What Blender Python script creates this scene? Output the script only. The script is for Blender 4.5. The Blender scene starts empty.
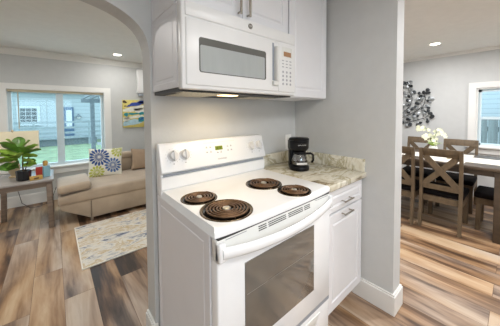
import bpy, bmesh, math, random
from mathutils import Vector, Matrix
random.seed(7)
S = bpy.context.scene
COL = S.collection
PI = math.pi

# ------------------------------------------------------------------ camera
F_PX, YAW, PITCH, ROLL = 230.93, 0.7057, -0.0375, -0.0069
cam_d = bpy.data.cameras.new('camera')
cam = bpy.data.objects.new('camera', cam_d); COL.objects.link(cam); S.camera = cam
cam_d.sensor_fit = 'HORIZONTAL'; cam_d.sensor_width = 36.0
cam_d.lens = F_PX / 500 * 36.0
cam_d.shift_y = -41.96 / 500
cam_d.clip_start = 0.02
_f = Vector((math.sin(YAW) * math.cos(PITCH), math.cos(YAW) * math.cos(PITCH), math.sin(PITCH)))
_r = Vector((math.cos(YAW), -math.sin(YAW), 0)); _u = _r.cross(_f)
_c, _s = math.cos(ROLL), math.sin(ROLL)
_r, _u = _c * _r + _s * _u, -_s * _r + _c * _u
M = Matrix((_r, _u, -_f)).transposed().to_4x4()
M.translation = Vector((-0.4233, -1.3227, 1.335))
cam.matrix_world = M

# ------------------------------------------------------------------ world, exposure
CEIL = 2.265
W = bpy.data.worlds.new('world'); S.world = W; W.use_nodes = True
bg = W.node_tree.nodes['Background']
bg.inputs[0].default_value = (0.70, 0.86, 1.0, 1); bg.inputs[1].default_value = 3.6
S.view_settings.view_transform = 'Standard'; S.view_settings.look = 'None'
S.view_settings.gamma = 1.0; S.view_settings.use_curve_mapping = False
S.view_settings.exposure = 0.30

def area(name, loc, size, power, color=(1, .93, .84), shape='DISK', rot=(0, 0, 0), size_y=None):
    l = bpy.data.lights.new(name, 'AREA'); l.shape = shape; l.size = size
    if size_y: l.size_y = size_y
    l.energy = power; l.color = color
    o = bpy.data.objects.new(name, l); COL.objects.link(o); o.location = loc; o.rotation_euler = rot
    return o
WARM = (.985, .985, 1)
# ceiling lamps (their housings are built further down, at the same spots)
KITCHEN_FILLS = [(-1.5, -2.6, 8), (-0.25, -2.5, 13), (0.6, -1.95, 15)]  # unseen kitchen lights, added to light the room softly
for x, y, e in KITCHEN_FILLS:
    area('kitchen_fill_light', (x, y, CEIL - 0.05), .38, e, WARM)
LIVING_LAMPS = [(0.38, 2.85, 5), (-0.9, 1.2, 8.5), (0.6, 1.2, 9.5), (-1.6, 2.0, 9)]
for x, y, e in LIVING_LAMPS:
    area('living_lamp_light', (x, y, CEIL - 0.012), .10, e, (1, .98, .95))
DINING_LAMPS = [(3.62, -0.53, 12), (2.3, -1.3, 22), (3.5, -2.2, 22), (2.2, 0.2, 16)]
for x, y, e in DINING_LAMPS:
    area('dining_lamp_light', (x, y, CEIL - 0.012), .10, e, WARM)
# lamp under the microwave
area('cooktop_lamp_light', (0.32, -0.26, 1.418), .09, 1.1, (1, .76, .45), 'RECTANGLE', size_y=.05)
# daylight entering through the living room and dining windows, and an added unseen kitchen window
for nm, loc, sx, rot, sy in (('living_window_daylight', (-0.33, 3.49, 1.1), 1.16, (-PI / 2, 0, 0), 1.15), ('dining_window_daylight', (4.64, -1.25, 1.24), .88, (0, PI / 2, 0), .74),
                             ('added_window_daylight', (-0.6, -3.54, 1.35), 1.5, (PI / 2, 0, 0), 1.0)):
    area(nm, loc, sx, 1, (1, 1, 1), 'RECTANGLE', rot, sy).data.cycles.is_portal = True

# ------------------------------------------------------------------ materials
def newmat(name):
    m = bpy.data.materials.new(name); m.use_nodes = True
    return m, m.node_tree, m.node_tree.nodes['Principled BSDF']
def c4(c): return (c[0], c[1], c[2], 1)
def mat(name, col, rough=.5, metal=0, noise=.04, scale=12, bump=0.0, bscale=200, coat=0, emis=None, es=0, sheen=0, stretch=None, spec=.5):
    m, t, b = newmat(name); b.inputs['Specular IOR Level'].default_value = spec
    tc = t.nodes.new('ShaderNodeTexCoord'); mp = t.nodes.new('ShaderNodeMapping')
    t.links.new(tc.outputs['Object'], mp.inputs[0])
    if stretch: mp.inputs['Scale'].default_value = stretch
    n = t.nodes.new('ShaderNodeTexNoise'); n.inputs['Scale'].default_value = scale; n.inputs['Detail'].default_value = 4
    t.links.new(mp.outputs[0], n.inputs['Vector'])
    r = t.nodes.new('ShaderNodeValToRGB')
    r.color_ramp.elements[0].position = .3; r.color_ramp.elements[1].position = .7
    r.color_ramp.elements[0].color = c4([max(0, v * (1 - noise)) for v in col])
    r.color_ramp.elements[1].color = c4([min(1, v * (1 + noise)) for v in col])
    t.links.new(n.outputs['Fac'], r.inputs[0]); t.links.new(r.outputs[0], b.inputs['Base Color'])
    b.inputs['Roughness'].default_value = rough; b.inputs['Metallic'].default_value = metal
    b.inputs['Coat Weight'].default_value = coat; b.inputs['Sheen Weight'].default_value = sheen
    if bump:
        n2 = t.nodes.new('ShaderNodeTexNoise'); n2.inputs['Scale'].default_value = bscale
        bp = t.nodes.new('ShaderNodeBump'); bp.inputs['Strength'].default_value = bump; bp.inputs['Distance'].default_value = .002
        t.links.new(mp.outputs[0], n2.inputs['Vector']); t.links.new(n2.outputs['Fac'], bp.inputs['Height'])
        t.links.new(bp.outputs[0], b.inputs['Normal'])
    if emis:
        b.inputs['Emission Color'].default_value = c4(emis); b.inputs['Emission Strength'].default_value = es
    return m
def glass(name, tint=(1, 1, 1), alpha=.12, rough=.02):
    m = bpy.data.materials.new(name); m.use_nodes = True; t = m.node_tree; t.nodes.clear()
    o = t.nodes.new('ShaderNodeOutputMaterial'); tr = t.nodes.new('ShaderNodeBsdfTransparent'); g = t.nodes.new('ShaderNodeBsdfGlossy')
    g.inputs['Roughness'].default_value = rough; tr.inputs[0].default_value = c4(tint)
    mx = t.nodes.new('ShaderNodeMixShader'); mx.inputs[0].default_value = alpha
    t.links.new(tr.outputs[0], mx.inputs[1]); t.links.new(g.outputs[0], mx.inputs[2]); t.links.new(mx.outputs[0], o.inputs[0])
    return m
def ramp(t, elems):
    r = t.nodes.new('ShaderNodeValToRGB'); e = r.color_ramp.elements
    e[0].position, e[0].color = elems[0][0], c4(elems[0][1]); e[1].position, e[1].color = elems[-1][0], c4(elems[-1][1])
    for p, c in elems[1:-1]:
        k = e.new(p); k.color = c4(c)
    return r

def floor_mat():
    m, t, b = newmat('vinyl_planks'); N, L = t.nodes, t.links
    tc = N.new('ShaderNodeTexCoord'); sp = N.new('ShaderNodeSeparateXYZ'); L.new(tc.outputs['Object'], sp.inputs[0])
    cb = N.new('ShaderNodeCombineXYZ')                     # planks run along y
    L.new(sp.outputs['Y'], cb.inputs['X'])
    ax = N.new('ShaderNodeMath'); ax.operation = 'ADD'; ax.inputs[1].default_value = 0.04; L.new(sp.outputs['X'], ax.inputs[0]); L.new(ax.outputs[0], cb.inputs['Y'])
    br = N.new('ShaderNodeTexBrick'); L.new(cb.outputs[0], br.inputs['Vector'])
    br.inputs['Scale'].default_value = 1; br.inputs['Brick Width'].default_value = 1.22; br.inputs['Row Height'].default_value = .18
    br.inputs['Mortar Size'].default_value = .0012; br.inputs['Mortar Smooth'].default_value = 0; br.inputs['Bias'].default_value = 0
    br.offset = .37; br.offset_frequency = 2
    br.inputs['Color1'].default_value = (0, 0, 0, 1); br.inputs['Color2'].default_value = (1, 1, 1, 1); br.inputs['Mortar'].default_value = (.5, .5, .5, 1)
    # grain: noise stretched along y, shifted per plank
    sh = N.new('ShaderNodeVectorMath'); sh.operation = 'MULTIPLY_ADD'; L.new(br.outputs['Color'], sh.inputs[0])
    sh.inputs[1].default_value = (7.3, 3.1, 5.7); L.new(tc.outputs['Object'], sh.inputs[2])
    mp = N.new('ShaderNodeMapping'); mp.inputs['Scale'].default_value = (8.0, 1.1, 1); L.new(sh.outputs[0], mp.inputs[0])
    n1 = N.new('ShaderNodeTexNoise'); n1.inputs['Scale'].default_value = 1.0; n1.inputs['Detail'].default_value = 5; n1.inputs['Roughness'].default_value = .55; n1.inputs['Distortion'].default_value = .5
    L.new(mp.outputs[0], n1.inputs['Vector'])
    mp2 = N.new('ShaderNodeMapping'); mp2.inputs['Scale'].default_value = (60, 3, 1); L.new(sh.outputs[0], mp2.inputs[0])
    n2 = N.new('ShaderNodeTexNoise'); n2.inputs['Scale'].default_value = 1; n2.inputs['Detail'].default_value = 3; L.new(mp2.outputs[0], n2.inputs['Vector'])
    # value = noise*.75 + plank*.35 + fine
    a1 = N.new('ShaderNodeMath'); a1.operation = 'MULTIPLY_ADD'; L.new(br.outputs['Color'], a1.inputs[0]); a1.inputs[1].default_value = .22; L.new(n1.outputs['Fac'], a1.inputs[2])
    a2 = N.new('ShaderNodeMath'); a2.operation = 'MULTIPLY_ADD'; L.new(n2.outputs['Fac'], a2.inputs[0]); a2.inputs[1].default_value = .14; L.new(a1.outputs[0], a2.inputs[2])
    r = ramp(t, [(.43, (.036, .021, .014)), (.55, (.135, .072, .038)), (.65, (.30, .175, .090)), (.75, (.43, .275, .155)), (.87, (.53, .38, .24))])
    L.new(a2.outputs[0], r.inputs[0])
    # cool grey planks among the brown
    mp3 = N.new('ShaderNodeMapping'); mp3.inputs['Scale'].default_value = (2.6, .8, 1); L.new(sh.outputs[0], mp3.inputs[0])
    n3 = N.new('ShaderNodeTexNoise'); n3.inputs['Scale'].default_value = 1; L.new(mp3.outputs[0], n3.inputs['Vector'])
    gr = ramp(t, [(.45, (0, 0, 0)), (.65, (1, 1, 1))]); L.new(n3.outputs['Fac'], gr.inputs[0])
    hs = N.new('ShaderNodeHueSaturation'); hs.inputs['Saturation'].default_value = .62; L.new(r.outputs[0], hs.inputs['Color'])
    mx = N.new('ShaderNodeMix'); mx.data_type = 'RGBA'; L.new(gr.outputs[0], mx.inputs[0]); L.new(r.outputs[0], mx.inputs[6]); L.new(hs.outputs[0], mx.inputs[7])
    md = N.new('ShaderNodeMix'); md.data_type = 'RGBA'; md.blend_type = 'MULTIPLY'; L.new(br.outputs['Fac'], md.inputs[0]); L.new(mx.outputs[2], md.inputs[6]); md.inputs[7].default_value = (.35, .3, .28, 1)
    L.new(md.outputs[2], b.inputs['Base Color'])
    b.inputs['Roughness'].default_value = .40; b.inputs['Specular IOR Level'].default_value = .35
    bp = N.new('ShaderNodeBump'); bp.inputs['Strength'].default_value = .12; bp.inputs['Distance'].default_value = .002
    L.new(n2.outputs['Fac'], bp.inputs['Height']); L.new(bp.outputs[0], b.inputs['Normal'])
    return m
def granite_mat():
    m, t, b = newmat('granite'); N, L = t.nodes, t.links
    tc = N.new('ShaderNodeTexCoord'); mp = N.new('ShaderNodeMapping'); mp.inputs['Rotation'].default_value = (0, 0, .5); mp.inputs['Scale'].default_value = (1.5, 3.8, 1.6)
    L.new(tc.outputs['Object'], mp.inputs[0])
    n = N.new('ShaderNodeTexNoise'); n.inputs['Scale'].default_value = 2.3; n.inputs['Detail'].default_value = 9; n.inputs['Roughness'].default_value = .62; n.inputs['Distortion'].default_value = 1.1; L.new(mp.outputs[0], n.inputs['Vector'])
    r = ramp(t, [(.28, (.12, .09, .06)), (.36, (.34, .28, .18)), (.42, (.62, .57, .44)), (.50, (.74, .71, .61)), (.57, (.40, .35, .22)), (.61, (.66, .62, .49)), (.72, (.80, .77, .69))])
    L.new(n.outputs['Fac'], r.inputs[0]); L.new(r.outputs[0], b.inputs['Base Color']); b.inputs['Roughness'].default_value = .18
    return m
def rug_mat():
    m, t, b = newmat('rug_pile'); N, L = t.nodes, t.links
    tc = N.new('ShaderNodeTexCoord'); mp = N.new('ShaderNodeMapping'); mp.inputs['Scale'].default_value = (2.6, 6.0, 1); mp.inputs['Rotation'].default_value = (0, 0, .12)
    L.new(tc.outputs['Object'], mp.inputs[0])
    n = N.new('ShaderNodeTexNoise'); n.inputs['Scale'].default_value = 1.5; n.inputs['Detail'].default_value = 9; n.inputs['Roughness'].default_value = .7; n.inputs['Distortion'].default_value = .9; L.new(mp.outputs[0], n.inputs['Vector'])
    r = ramp(t, [(.33, (.045, .06, .12)), (.39, (.22, .24, .30)), (.44, (.60, .57, .52)), (.50, (.72, .68, .60)), (.56, (.50, .37, .19)), (.60, (.72, .68, .60)), (.66, (.36, .31, .25)), (.72, (.74, .72, .67))])
    L.new(n.outputs['Fac'], r.inputs[0]); L.new(r.outputs[0], b.inputs['Base Color']); b.inputs['Roughness'].default_value = .95
    return m
def siding_mat(name, col, step=.11):
    m, t, b = newmat(name); N, L = t.nodes, t.links
    tc = N.new('ShaderNodeTexCoord'); sp = N.new('ShaderNodeSeparateXYZ'); L.new(tc.outputs['Object'], sp.inputs[0])
    d = N.new('ShaderNodeMath'); d.operation = 'DIVIDE'; d.inputs[1].default_value = step; L.new(sp.outputs['Z'], d.inputs[0])
    f = N.new('ShaderNodeMath'); f.operation = 'FRACT'; L.new(d.outputs[0], f.inputs[0])
    r = ramp(t, [(0, [v * .62 for v in col]), (.16, col), (1, [min(1, v * 1.03) for v in col])]); L.new(f.outputs[0], r.inputs[0])
    L.new(r.outputs[0], b.inputs['Base Color']); b.inputs['Roughness'].default_value = .7
    return m

M_WALL = mat('wall_paint', (.575, .58, .57), .75, noise=.02, bump=.25, bscale=60)
M_CEIL = mat('ceiling_paint', (.84, .83, .79), .8, noise=.02, bump=.2, bscale=50)
M_TRIM = mat('trim_paint', (.80, .79, .76), .4, noise=.01)
M_FLOOR = floor_mat()
M_ENAMEL = mat('white_enamel', (.86, .87, .88), .22, noise=.008, coat=.3)
M_SIDEP = mat('painted_steel_side', (.74, .74, .765), .38, noise=.01)
M_PLASTIC = mat('white_plastic', (.80, .80, .79), .3, noise=.01)
M_KNOB = mat('knob_plastic', (.66, .66, .66), .3, noise=.01)  # white knobs, greyed in colour to stand in for their shading
M_OFFWH = mat('offwhite_plastic', (.74, .74, .71), .35, noise=.01)
M_CAB = mat('cabinet_paint', (.79, .79, .81), .35, noise=.01)
M_DARK = mat('dark_gap', (.03, .03, .03), .5)
M_GREYGAP = mat('grey_gap_and_shade', (.30, .33, .37), .4)  # also the painted shade beside the microwave grip
M_CHROME = mat('brushed_nickel', (.40, .37, .32), .3, 1, noise=.03)
M_PAN = mat('bronze_drip_pan', (.16, .115, .07), .2, 1, noise=.4, scale=30)
M_COIL = mat('heated_coil', (.17, .095, .05), .38, .5, noise=.3, scale=40)
M_COILHUB = mat('coil_hub', (.62, .58, .50), .3, .8)
M_BLACKPAN = mat('black_enamel', (.012, .011, .010), .2)
M_BLACKPL = mat('black_plastic', (.004, .004, .005), .30, noise=.1, spec=.25)
M_OVENGL = mat('oven_glass', (.15, .135, .115), .04, noise=.05, coat=.6)
M_MWGL = mat('microwave_screen', (.40, .425, .42), .14, noise=.05, scale=4, stretch=(6, 1, 1))
M_MWGL2 = mat('microwave_glass_border', (.13, .13, .12), .15)
M_RACK = mat('rack_line', (.30, .28, .25), .3, .3)
M_LCD = mat('lcd', (.10, .13, .02), .2, emis=(.45, .55, .05), es=.25)
M_LCDT = mat('lcd_digits', (.02, .03, .0), .5)
M_ORANGE = mat('amber_display', (.30, .17, .09), .2, emis=(1, .45, .2), es=.06)
M_PRINT = mat('grey_print', (.33, .33, .35), .6)
M_KEYS = mat('keypad_print', (.42, .42, .44), .6)
M_LOGO = mat('logo_grey', (.16, .145, .12), .4, .3)
M_GRAN = granite_mat()
M_SOFA = mat('tan_microsuede', (.44, .345, .25), .9, noise=.10, scale=5, bump=.3, bscale=300, sheen=.4)
M_SOFA2 = mat('tan_microsuede_seam', (.25, .19, .14), .9)
M_PILT = mat('tan_pillow_cloth', (.37, .27, .185), .9, noise=.06, bump=.3)
M_PILW = mat('cream_pillow_cloth', (.82, .80, .70), .9, noise=.03)
M_PBLUE = mat('navy_print', (.035, .085, .26), .9)
M_PBLUE2 = mat('mid_blue_print', (.09, .17, .38), .9)
M_PGRN = mat('olive_print', (.50, .52, .10), .9)
M_RUG = rug_mat()
M_RUGB = mat('rug_binding', (.78, .74, .66), .9)
M_TABLEW = mat('weathered_oak', (.25, .19, .145), .55, noise=.18, scale=6, stretch=(1, 8, 8))
M_TABLET = mat('side_table_top', (.36, .33, .31), .22, noise=.12, scale=5, stretch=(1, 8, 1))  # lighter than the legs: glare put into the top's colour
M_CHAIRW = mat('chair_wood', (.125, .085, .047), .6, noise=.20, scale=9, stretch=(4, 4, 1))
M_DTABLE = mat('dining_table_wood', (.075, .052, .034), .36, noise=.2, scale=6, stretch=(5, 1, 5))
M_SEAT = mat('black_seat_leather', (.008, .006, .006), .85, noise=.1, spec=.12)
M_CLOTH = mat('runner_cloth', (.78, .74, .66), .85, noise=.03)
M_TAN = mat('tan_cloth_square', (.28, .22, .13), .9)
M_POT = mat('black_pot', (.015, .016, .02), .3)
M_SOIL = mat('soil', (.05, .035, .025), .95)
M_LEAF = mat('leaf_green', (.11, .24, .035), .4, noise=.45, scale=14)
M_LEAF2 = mat('leaf_light', (.27, .42, .06), .4, noise=.35, scale=14)
M_STEM = mat('brown_stem', (.10, .06, .03), .7)
M_SHADE = mat('linen_lampshade', (.78, .70, .52), .9, noise=.03, emis=(1, .84, .58), es=.08)
M_CORK = mat('lamp_base_ceramic', (.55, .42, .26), .4)
M_RED = mat('red_card', (.62, .05, .03), .5)
M_BLUEC = mat('pale_blue_card', (.26, .50, .60), .5)
M_YEL = mat('honey_wood', (.62, .38, .10), .5)
M_CREAMF = mat('orchid_petal', (.88, .88, .66), .6)
M_VASE = mat('white_ceramic', (.80, .80, .76), .25)
M_IRON = mat('dark_metal_leaf', (.045, .05, .055), .45, .5, noise=.4, scale=20)
M_IRON2 = mat('pewter_leaf', (.34, .36, .37), .35, .8, noise=.3, scale=20)
M_BLIND = mat('tan_headrail', (.56, .48, .34), .6)
M_VINYL = mat('vinyl_frame', (.60, .70, .74), .4)  # blue cast of the daylight put into the frame colour
M_GLASS = glass('window_glass', (.90, .96, .97), .025)
M_CARAFE = glass('carafe_glass', (.8, .8, .8), .3, .05)
M_LED = mat('lamp_diffuser', (1, .95, .85), .5, emis=(1, .93, .80), es=7)
M_HOODLED = mat('hood_lamp_lens', (1, .8, .5), .5, emis=(1, .72, .38), es=3)
M_FILTER = mat('grease_filter_mesh', (.60, .55, .44), .4, .7, noise=.3, scale=150)
M_SIDING = siding_mat('pale_blue_siding', (.30, .35, .355), .23)
M_SIDING2 = siding_mat('grey_blue_siding', (.44, .48, .49), .12)
M_FARWIN = mat('far_window_pane', (.07, .09, .09), .95, spec=.05)
M_WTRIM = mat('exterior_white_trim', (.38, .43, .44), .6)
M_BLUED = mat('blue_exterior_door', (.05, .10, .16), .5)
M_GRASS = mat('lawn', (.15, .21, .12), .95, noise=.3, scale=3)
M_PORCH = mat('grey_porch_wood', (.13, .16, .17), .8, noise=.2)
M_FENCE = mat('grey_fence_boards', (.20, .22, .21), .9, noise=.25, scale=3, stretch=(12, 12, .4))
M_ROOF = mat('roof_shingles', (.14, .17, .19), .9, noise=.3)
M_RAIL = mat('weathered_rail', (.21, .25, .26), .9, noise=.15)
M_BOUNCE = mat('bounce_concrete', (.62, .62, .60), .9, noise=.08)  # pale reflector colour for the unseen ground
M_CORD = mat('dark_cord', (.05, .05, .05), .6)

# ------------------------------------------------------------------ mesh helpers
class MB:
    def __init__(s): s.v = []; s.f = []; s.m = []; s.sm = []
    def add(s, vs, fs, mi=0, smooth=False):
        b = len(s.v); s.v += [Vector(v) for v in vs]
        s.f += [[b + i for i in f] for f in fs]; s.m += [mi] * len(fs); s.sm += [smooth] * len(fs)
        return s
    def box(s, x0, x1, y0, y1, z0, z1, mi=0, bev=0, seg=2):
        x0, x1 = sorted((x0, x1)); y0, y1 = sorted((y0, y1)); z0, z1 = sorted((z0, z1))
        vs = [(x, y, z) for x in (x0, x1) for y in (y0, y1) for z in (z0, z1)]
        fs = [(0, 1, 3, 2), (4, 6, 7, 5), (0, 4, 5, 1), (2, 3, 7, 6), (0, 2, 6, 4), (1, 5, 7, 3)]
        if not bev: return s.add(vs, fs, mi)
        return s.bev(vs, fs, bev, seg, mi)
    def bev(s, vs, fs, w, seg=2, mi=0, smooth=True):
        bm = bmesh.new(); bv = [bm.verts.new(v) for v in vs]
        for f in fs: bm.faces.new([bv[i] for i in f])
        bmesh.ops.recalc_face_normals(bm, faces=bm.faces)
        bmesh.ops.bevel(bm, geom=list(bm.edges), offset=w, segments=seg, affect='EDGES', profile=.5)
        bm.verts.index_update()
        s.add([v.co.copy() for v in bm.verts], [[v.index for v in f.verts] for f in bm.faces], mi, smooth); bm.free()
        return s
    def prism(s, poly, axis, a, b, mi=0, bev=0, seg=2):
        # poly: 2D points in the other two axes (in xyz order)
        def P(p, t):
            return {'x': (t, p[0], p[1]), 'y': (p[0], t, p[1]), 'z': (p[0], p[1], t)}[axis]
        n = len(poly); vs = [P(p, a) for p in poly] + [P(p, b) for p in poly]
        fs = [list(range(n)), list(range(2 * n - 1, n - 1, -1))] + [[i, i + n, (i + 1) % n + n, (i + 1) % n] for i in range(n)]
        if bev: return s.bev(vs, fs, bev, seg, mi)
        return s.add(vs, fs, mi)
    def bar(s, p, q, w, h, up=(0, 0, 1), mi=0, bev=0):
        p, q = Vector(p), Vector(q); d = (q - p).normalized(); up = Vector(up)
        a = d.cross(up).normalized() * w / 2; b = d.cross(a).normalized() * h / 2
        vs = [p - a - b, p - a + b, p + a - b, p + a + b, q - a - b, q - a + b, q + a - b, q + a + b]
        fs = [(0, 1, 3, 2), (4, 6, 7, 5), (0, 4, 5, 1), (2, 3, 7, 6), (0, 2, 6, 4), (1, 5, 7, 3)]
        if bev: return s.bev(vs, fs, bev, 2, mi)
        return s.add(vs, fs, mi)
    def tube(s, pts, r, n=8, mi=0, closed=False, rs=None):
        pts = [Vector(p) for p in pts]; N = len(pts); vs = []; prev = None
        for i, p in enumerate(pts):
            a = pts[(i - 1) % N] if (closed or i > 0) else p; b = pts[(i + 1) % N] if (closed or i < N - 1) else p
            d = (b - a).normalized()
            if prev is None:
                prev = d.orthogonal().normalized()
            e = (prev - d * prev.dot(d)).normalized(); prev = e; g = d.cross(e)
            rr = rs[i] if rs else r
            for k in range(n):
                t = 2 * PI * k / n; vs.append(p + (e * math.cos(t) + g * math.sin(t)) * rr)
        fs = []
        for i in range(N if closed else N - 1):
            j = (i + 1) % N
            for k in range(n):
                l = (k + 1) % n; fs.append((i * n + k, i * n + l, j * n + l, j * n + k))
        if not closed: fs += [list(range(n - 1, -1, -1)), [(N - 1) * n + k for k in range(n)]]
        return s.add(vs, fs, mi, True)
    def lathe(s, prof, c=(0, 0, 0), n=24, mi=0, axis='z', smooth=True, ring=False):
        vs = []; c = Vector(c)
        for r, h in prof:
            for k in range(n):
                t = 2 * PI * k / n; a, b = r * math.cos(t), r * math.sin(t)
                vs.append(c + Vector({'z': (a, b, h), 'y': (a, h, b), 'x': (h, a, b)}[axis]))
        fs = []; m = len(prof)
        for i in range(m - 1):
            for k in range(n):
                l = (k + 1) % n; fs.append((i * n + k, i * n + l, (i + 1) * n + l, (i + 1) * n + k))
        if ring: fs += [((m - 1) * n + k, (m - 1) * n + (k + 1) % n, (k + 1) % n, k) for k in range(n)]
        else: fs.append(list(range(n - 1, -1, -1))); fs.append([(m - 1) * n + k for k in range(n)])
        return s.add(vs, fs, mi, smooth)
    def ball(s, c, r, n=10, mi=0, sc=(1, 1, 1), rot=None):
        vs = []; rings = max(4, n // 2)
        R = rot or Matrix.Identity(3)
        for i in range(rings + 1):
            a = PI * i / rings
            for k in range(n):
                t = 2 * PI * k / n
                vs.append(Vector(c) + R @ Vector((r * sc[0] * math.sin(a) * math.cos(t), r * sc[1] * math.sin(a) * math.sin(t), r * sc[2] * math.cos(a))))
        fs = [(i * n + k, i * n + (k + 1) % n, (i + 1) * n + (k + 1) % n, (i + 1) * n + k) for i in range(rings) for k in range(n)]
        return s.add(vs, fs, mi, True)
    def grid(s, fn, nu, nv, mi=0, smooth=True):
        vs = [fn(i / nu, j / nv) for j in range(nv + 1) for i in range(nu + 1)]
        fs = [(j * (nu + 1) + i, j * (nu + 1) + i + 1, (j + 1) * (nu + 1) + i + 1, (j + 1) * (nu + 1) + i) for j in range(nv) for i in range(nu)]
        return s.add(vs, fs, mi, smooth)
    def xf(s, m):
        s.v = [m @ v for v in s.v]; return s

MAT = {}
def obj(name, mb, mats, parent=None):
    me = bpy.data.meshes.new(name)
    root = parent
    while root is not None and root.parent is not None: root = root.parent
    inv = MAT[root.name].inverted() if root is not None and root.name in MAT else Matrix.Identity(4)
    me.from_pydata([inv @ v for v in mb.v], [], mb.f)
    for mm in (mats if isinstance(mats, (list, tuple)) else [mats]): me.materials.append(mm)
    me.polygons.foreach_set('material_index', mb.m); me.polygons.foreach_set('use_smooth', mb.sm)
    bm = bmesh.new(); bm.from_mesh(me); bmesh.ops.remove_doubles(bm, verts=bm.verts, dist=1e-6)
    bmesh.ops.recalc_face_normals(bm, faces=bm.faces)
    for e in bm.edges:
        if len(e.link_faces) == 2 and e.calc_face_angle(0) > .9: e.smooth = False
    bm.to_mesh(me); bm.free(); me.update()
    o = bpy.data.objects.new(name, me); COL.objects.link(o)
    if parent is not None: o.parent = parent
    return o
def tag(o, label, cat, group=None, kind=None):
    o['label'] = label; o['category'] = cat
    if group: o['group'] = group
    if kind: o['kind'] = kind
    return o
def thing(name, label, cat, loc=(0, 0, 0), group=None):
    o = bpy.data.objects.new(name, None); COL.objects.link(o); o.location = loc; o.empty_display_size = .05
    MAT[o.name] = Matrix.Translation(loc)
    return tag(o, label, cat, group)
def struct(name, mb, m, label=None, parent=None):
    o = obj(name, mb, m, parent)
    if parent is None:
        o['kind'] = 'structure'
        if label: o['label'] = label
    return o
def dup(root, loc, rotz, label):
    r = root.copy(); COL.objects.link(r); r.location = loc; r.rotation_euler = (0, 0, rotz); r['label'] = label
    for ch in list(root.children):
        c = ch.copy(); COL.objects.link(c); c.parent = r
        for g in ch.children:
            d = g.copy(); COL.objects.link(d); d.parent = c
    return r
def rings(mb, x0, x1, z0, z1, y, prof, plane='y', mi=0):
    """Panelled face: prof = [(inset, depth)...]; depth is along +y (or +x) into the panel."""
    vs = []
    for a, d in prof:
        for (u, w) in ((x0 + a, z0 + a), (x1 - a, z0 + a), (x1 - a, z1 - a), (x0 + a, z1 - a)):
            vs.append((u, y + d, w) if plane == 'y' else (y + d, u, w))
    fs = [(i * 4 + k, i * 4 + (k + 1) % 4, i * 4 + 4 + (k + 1) % 4, i * 4 + 4 + k) for i in range(len(prof) - 1) for k in range(4)]
    l = (len(prof) - 1) * 4; fs.append((l, l + 1, l + 2, l + 3))
    mb.add(vs, fs, mi)
def cab_door(x0, x1, z0, z1, yf, th=.019, fr=.052):
    mb = MB(); rings(mb, x0, x1, z0, z1, yf, [(0, th), (0, .002), (.002, 0), (fr, 0), (fr + .004, .005), (fr + .008, .0065), (fr + .014, .0065), (fr + .020, .002), (fr + .024, .001)])
    mb.add([(x0, yf + th, z0), (x1, yf + th, z0), (x1, yf + th, z1), (x0, yf + th, z1)], [(3, 2, 1, 0)])
    return mb
def pull(p, q, r=.005, out=.028):
    """Bar handle between p and q standing off toward -y."""
    mb = MB(); p, q = Vector(p), Vector(q); d = (q - p); o = Vector((0, -out, 0))
    mb.tube([p + o - d * .10, q + o + d * .10], r, 10)
    for t in (p, q): mb.tube([t, t + o], r * .8, 8)
    return mb

# ------------------------------------------------------------------ shell
XP, XP2, YP = 1.24, 1.368, -.805          # partition between kitchen and dining
LY = 3.35; DX = 4.5; KY = -3.4; WX = -2.4; DY = 1.3
struct('floor', MB().box(WX, DX, KY, LY, -.06, 0), M_FLOOR, 'mixed brown and grey wood plank floor')
struct('ceiling', MB().box(WX, DX, KY, LY, CEIL, CEIL + .06), M_CEIL, 'plain pale ceiling')

# arch wall: kitchen back wall with an arched opening to the living room
def arch_wall():
    mb = MB(); c, a, z0, b = -.75, .737, 1.60, .325
    n = 40; pts = []
    for i in range(n + 1):
        t = PI * i / n; e = .625
        pts.append((c + a * math.copysign(abs(math.cos(t)) ** e, math.cos(t)), z0 + b * abs(math.sin(t)) ** e))
    y0, y1 = 0, .13
    mb.box(c + a, 1.24, y0, y1, 0, CEIL)          # solid part right of the jamb
    mb.box(WX, c - a, y0, y1, 0, CEIL)
    for i in range(n):
        (xa, za), (xb, zb) = pts[i], pts[i + 1]
        mb.add([(xa, y0, za), (xb, y0, zb), (xb, y0, CEIL), (xa, y0, CEIL), (xa, y1, za), (xb, y1, zb), (xb, y1, CEIL), (xa, y1, CEIL)],
               [(0, 1, 2, 3), (7, 6, 5, 4), (4, 5, 1, 0)])
    mb.add([(c + a, y0, 1.60), (c + a, y1, 1.60)], [])
    return mb
struct('wall_north', arch_wall(), M_WALL, 'grey kitchen wall with arched opening')
struct('wall_east', MB().box(XP, XP2, YP, DY, 0, CEIL), M_WALL, 'grey partition wall beside the cabinets')
def wall_holes(axis, at, th, u0, u1, hole):
    mb = MB(); a0, a1, z0, z1 = hole
    for (p, q, r, s_) in ((u0, a0, 0, CEIL), (a1, u1, 0, CEIL), (a0, a1, 0, z0), (a0, a1, z1, CEIL)):
        if axis == 'y': mb.box(p, q, at, at + th, r, s_)
        else: mb.box(at, at + th, p, q, r, s_)
    return mb
LW = (-.915, .25, .53, 1.69)
DW = (-1.62, -.875, .80, 1.68)
KW = (-1.35, .15, .85, 1.85)
struct('wall_living_north', wall_holes('y', LY, .15, WX, XP2, LW), M_WALL, 'grey living room wall around the window')
struct('wall_dining_east', wall_holes('x', DX, .15, KY, DY, DW), M_WALL, 'grey dining room wall around the window')
struct('wall_south', wall_holes('y', KY - .15, .15, WX, DX, KW), M_WALL)
struct('wall_west', MB().box(WX - .1, WX, KY, LY, 0, CEIL), M_WALL)
struct('wall_dining_north', MB().box(XP2, DX, DY, DY + .1, 0, CEIL), M_WALL)
struct('wall_living_east', MB().box(XP, XP2, DY + .1, LY, 0, CEIL), M_WALL)

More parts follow.
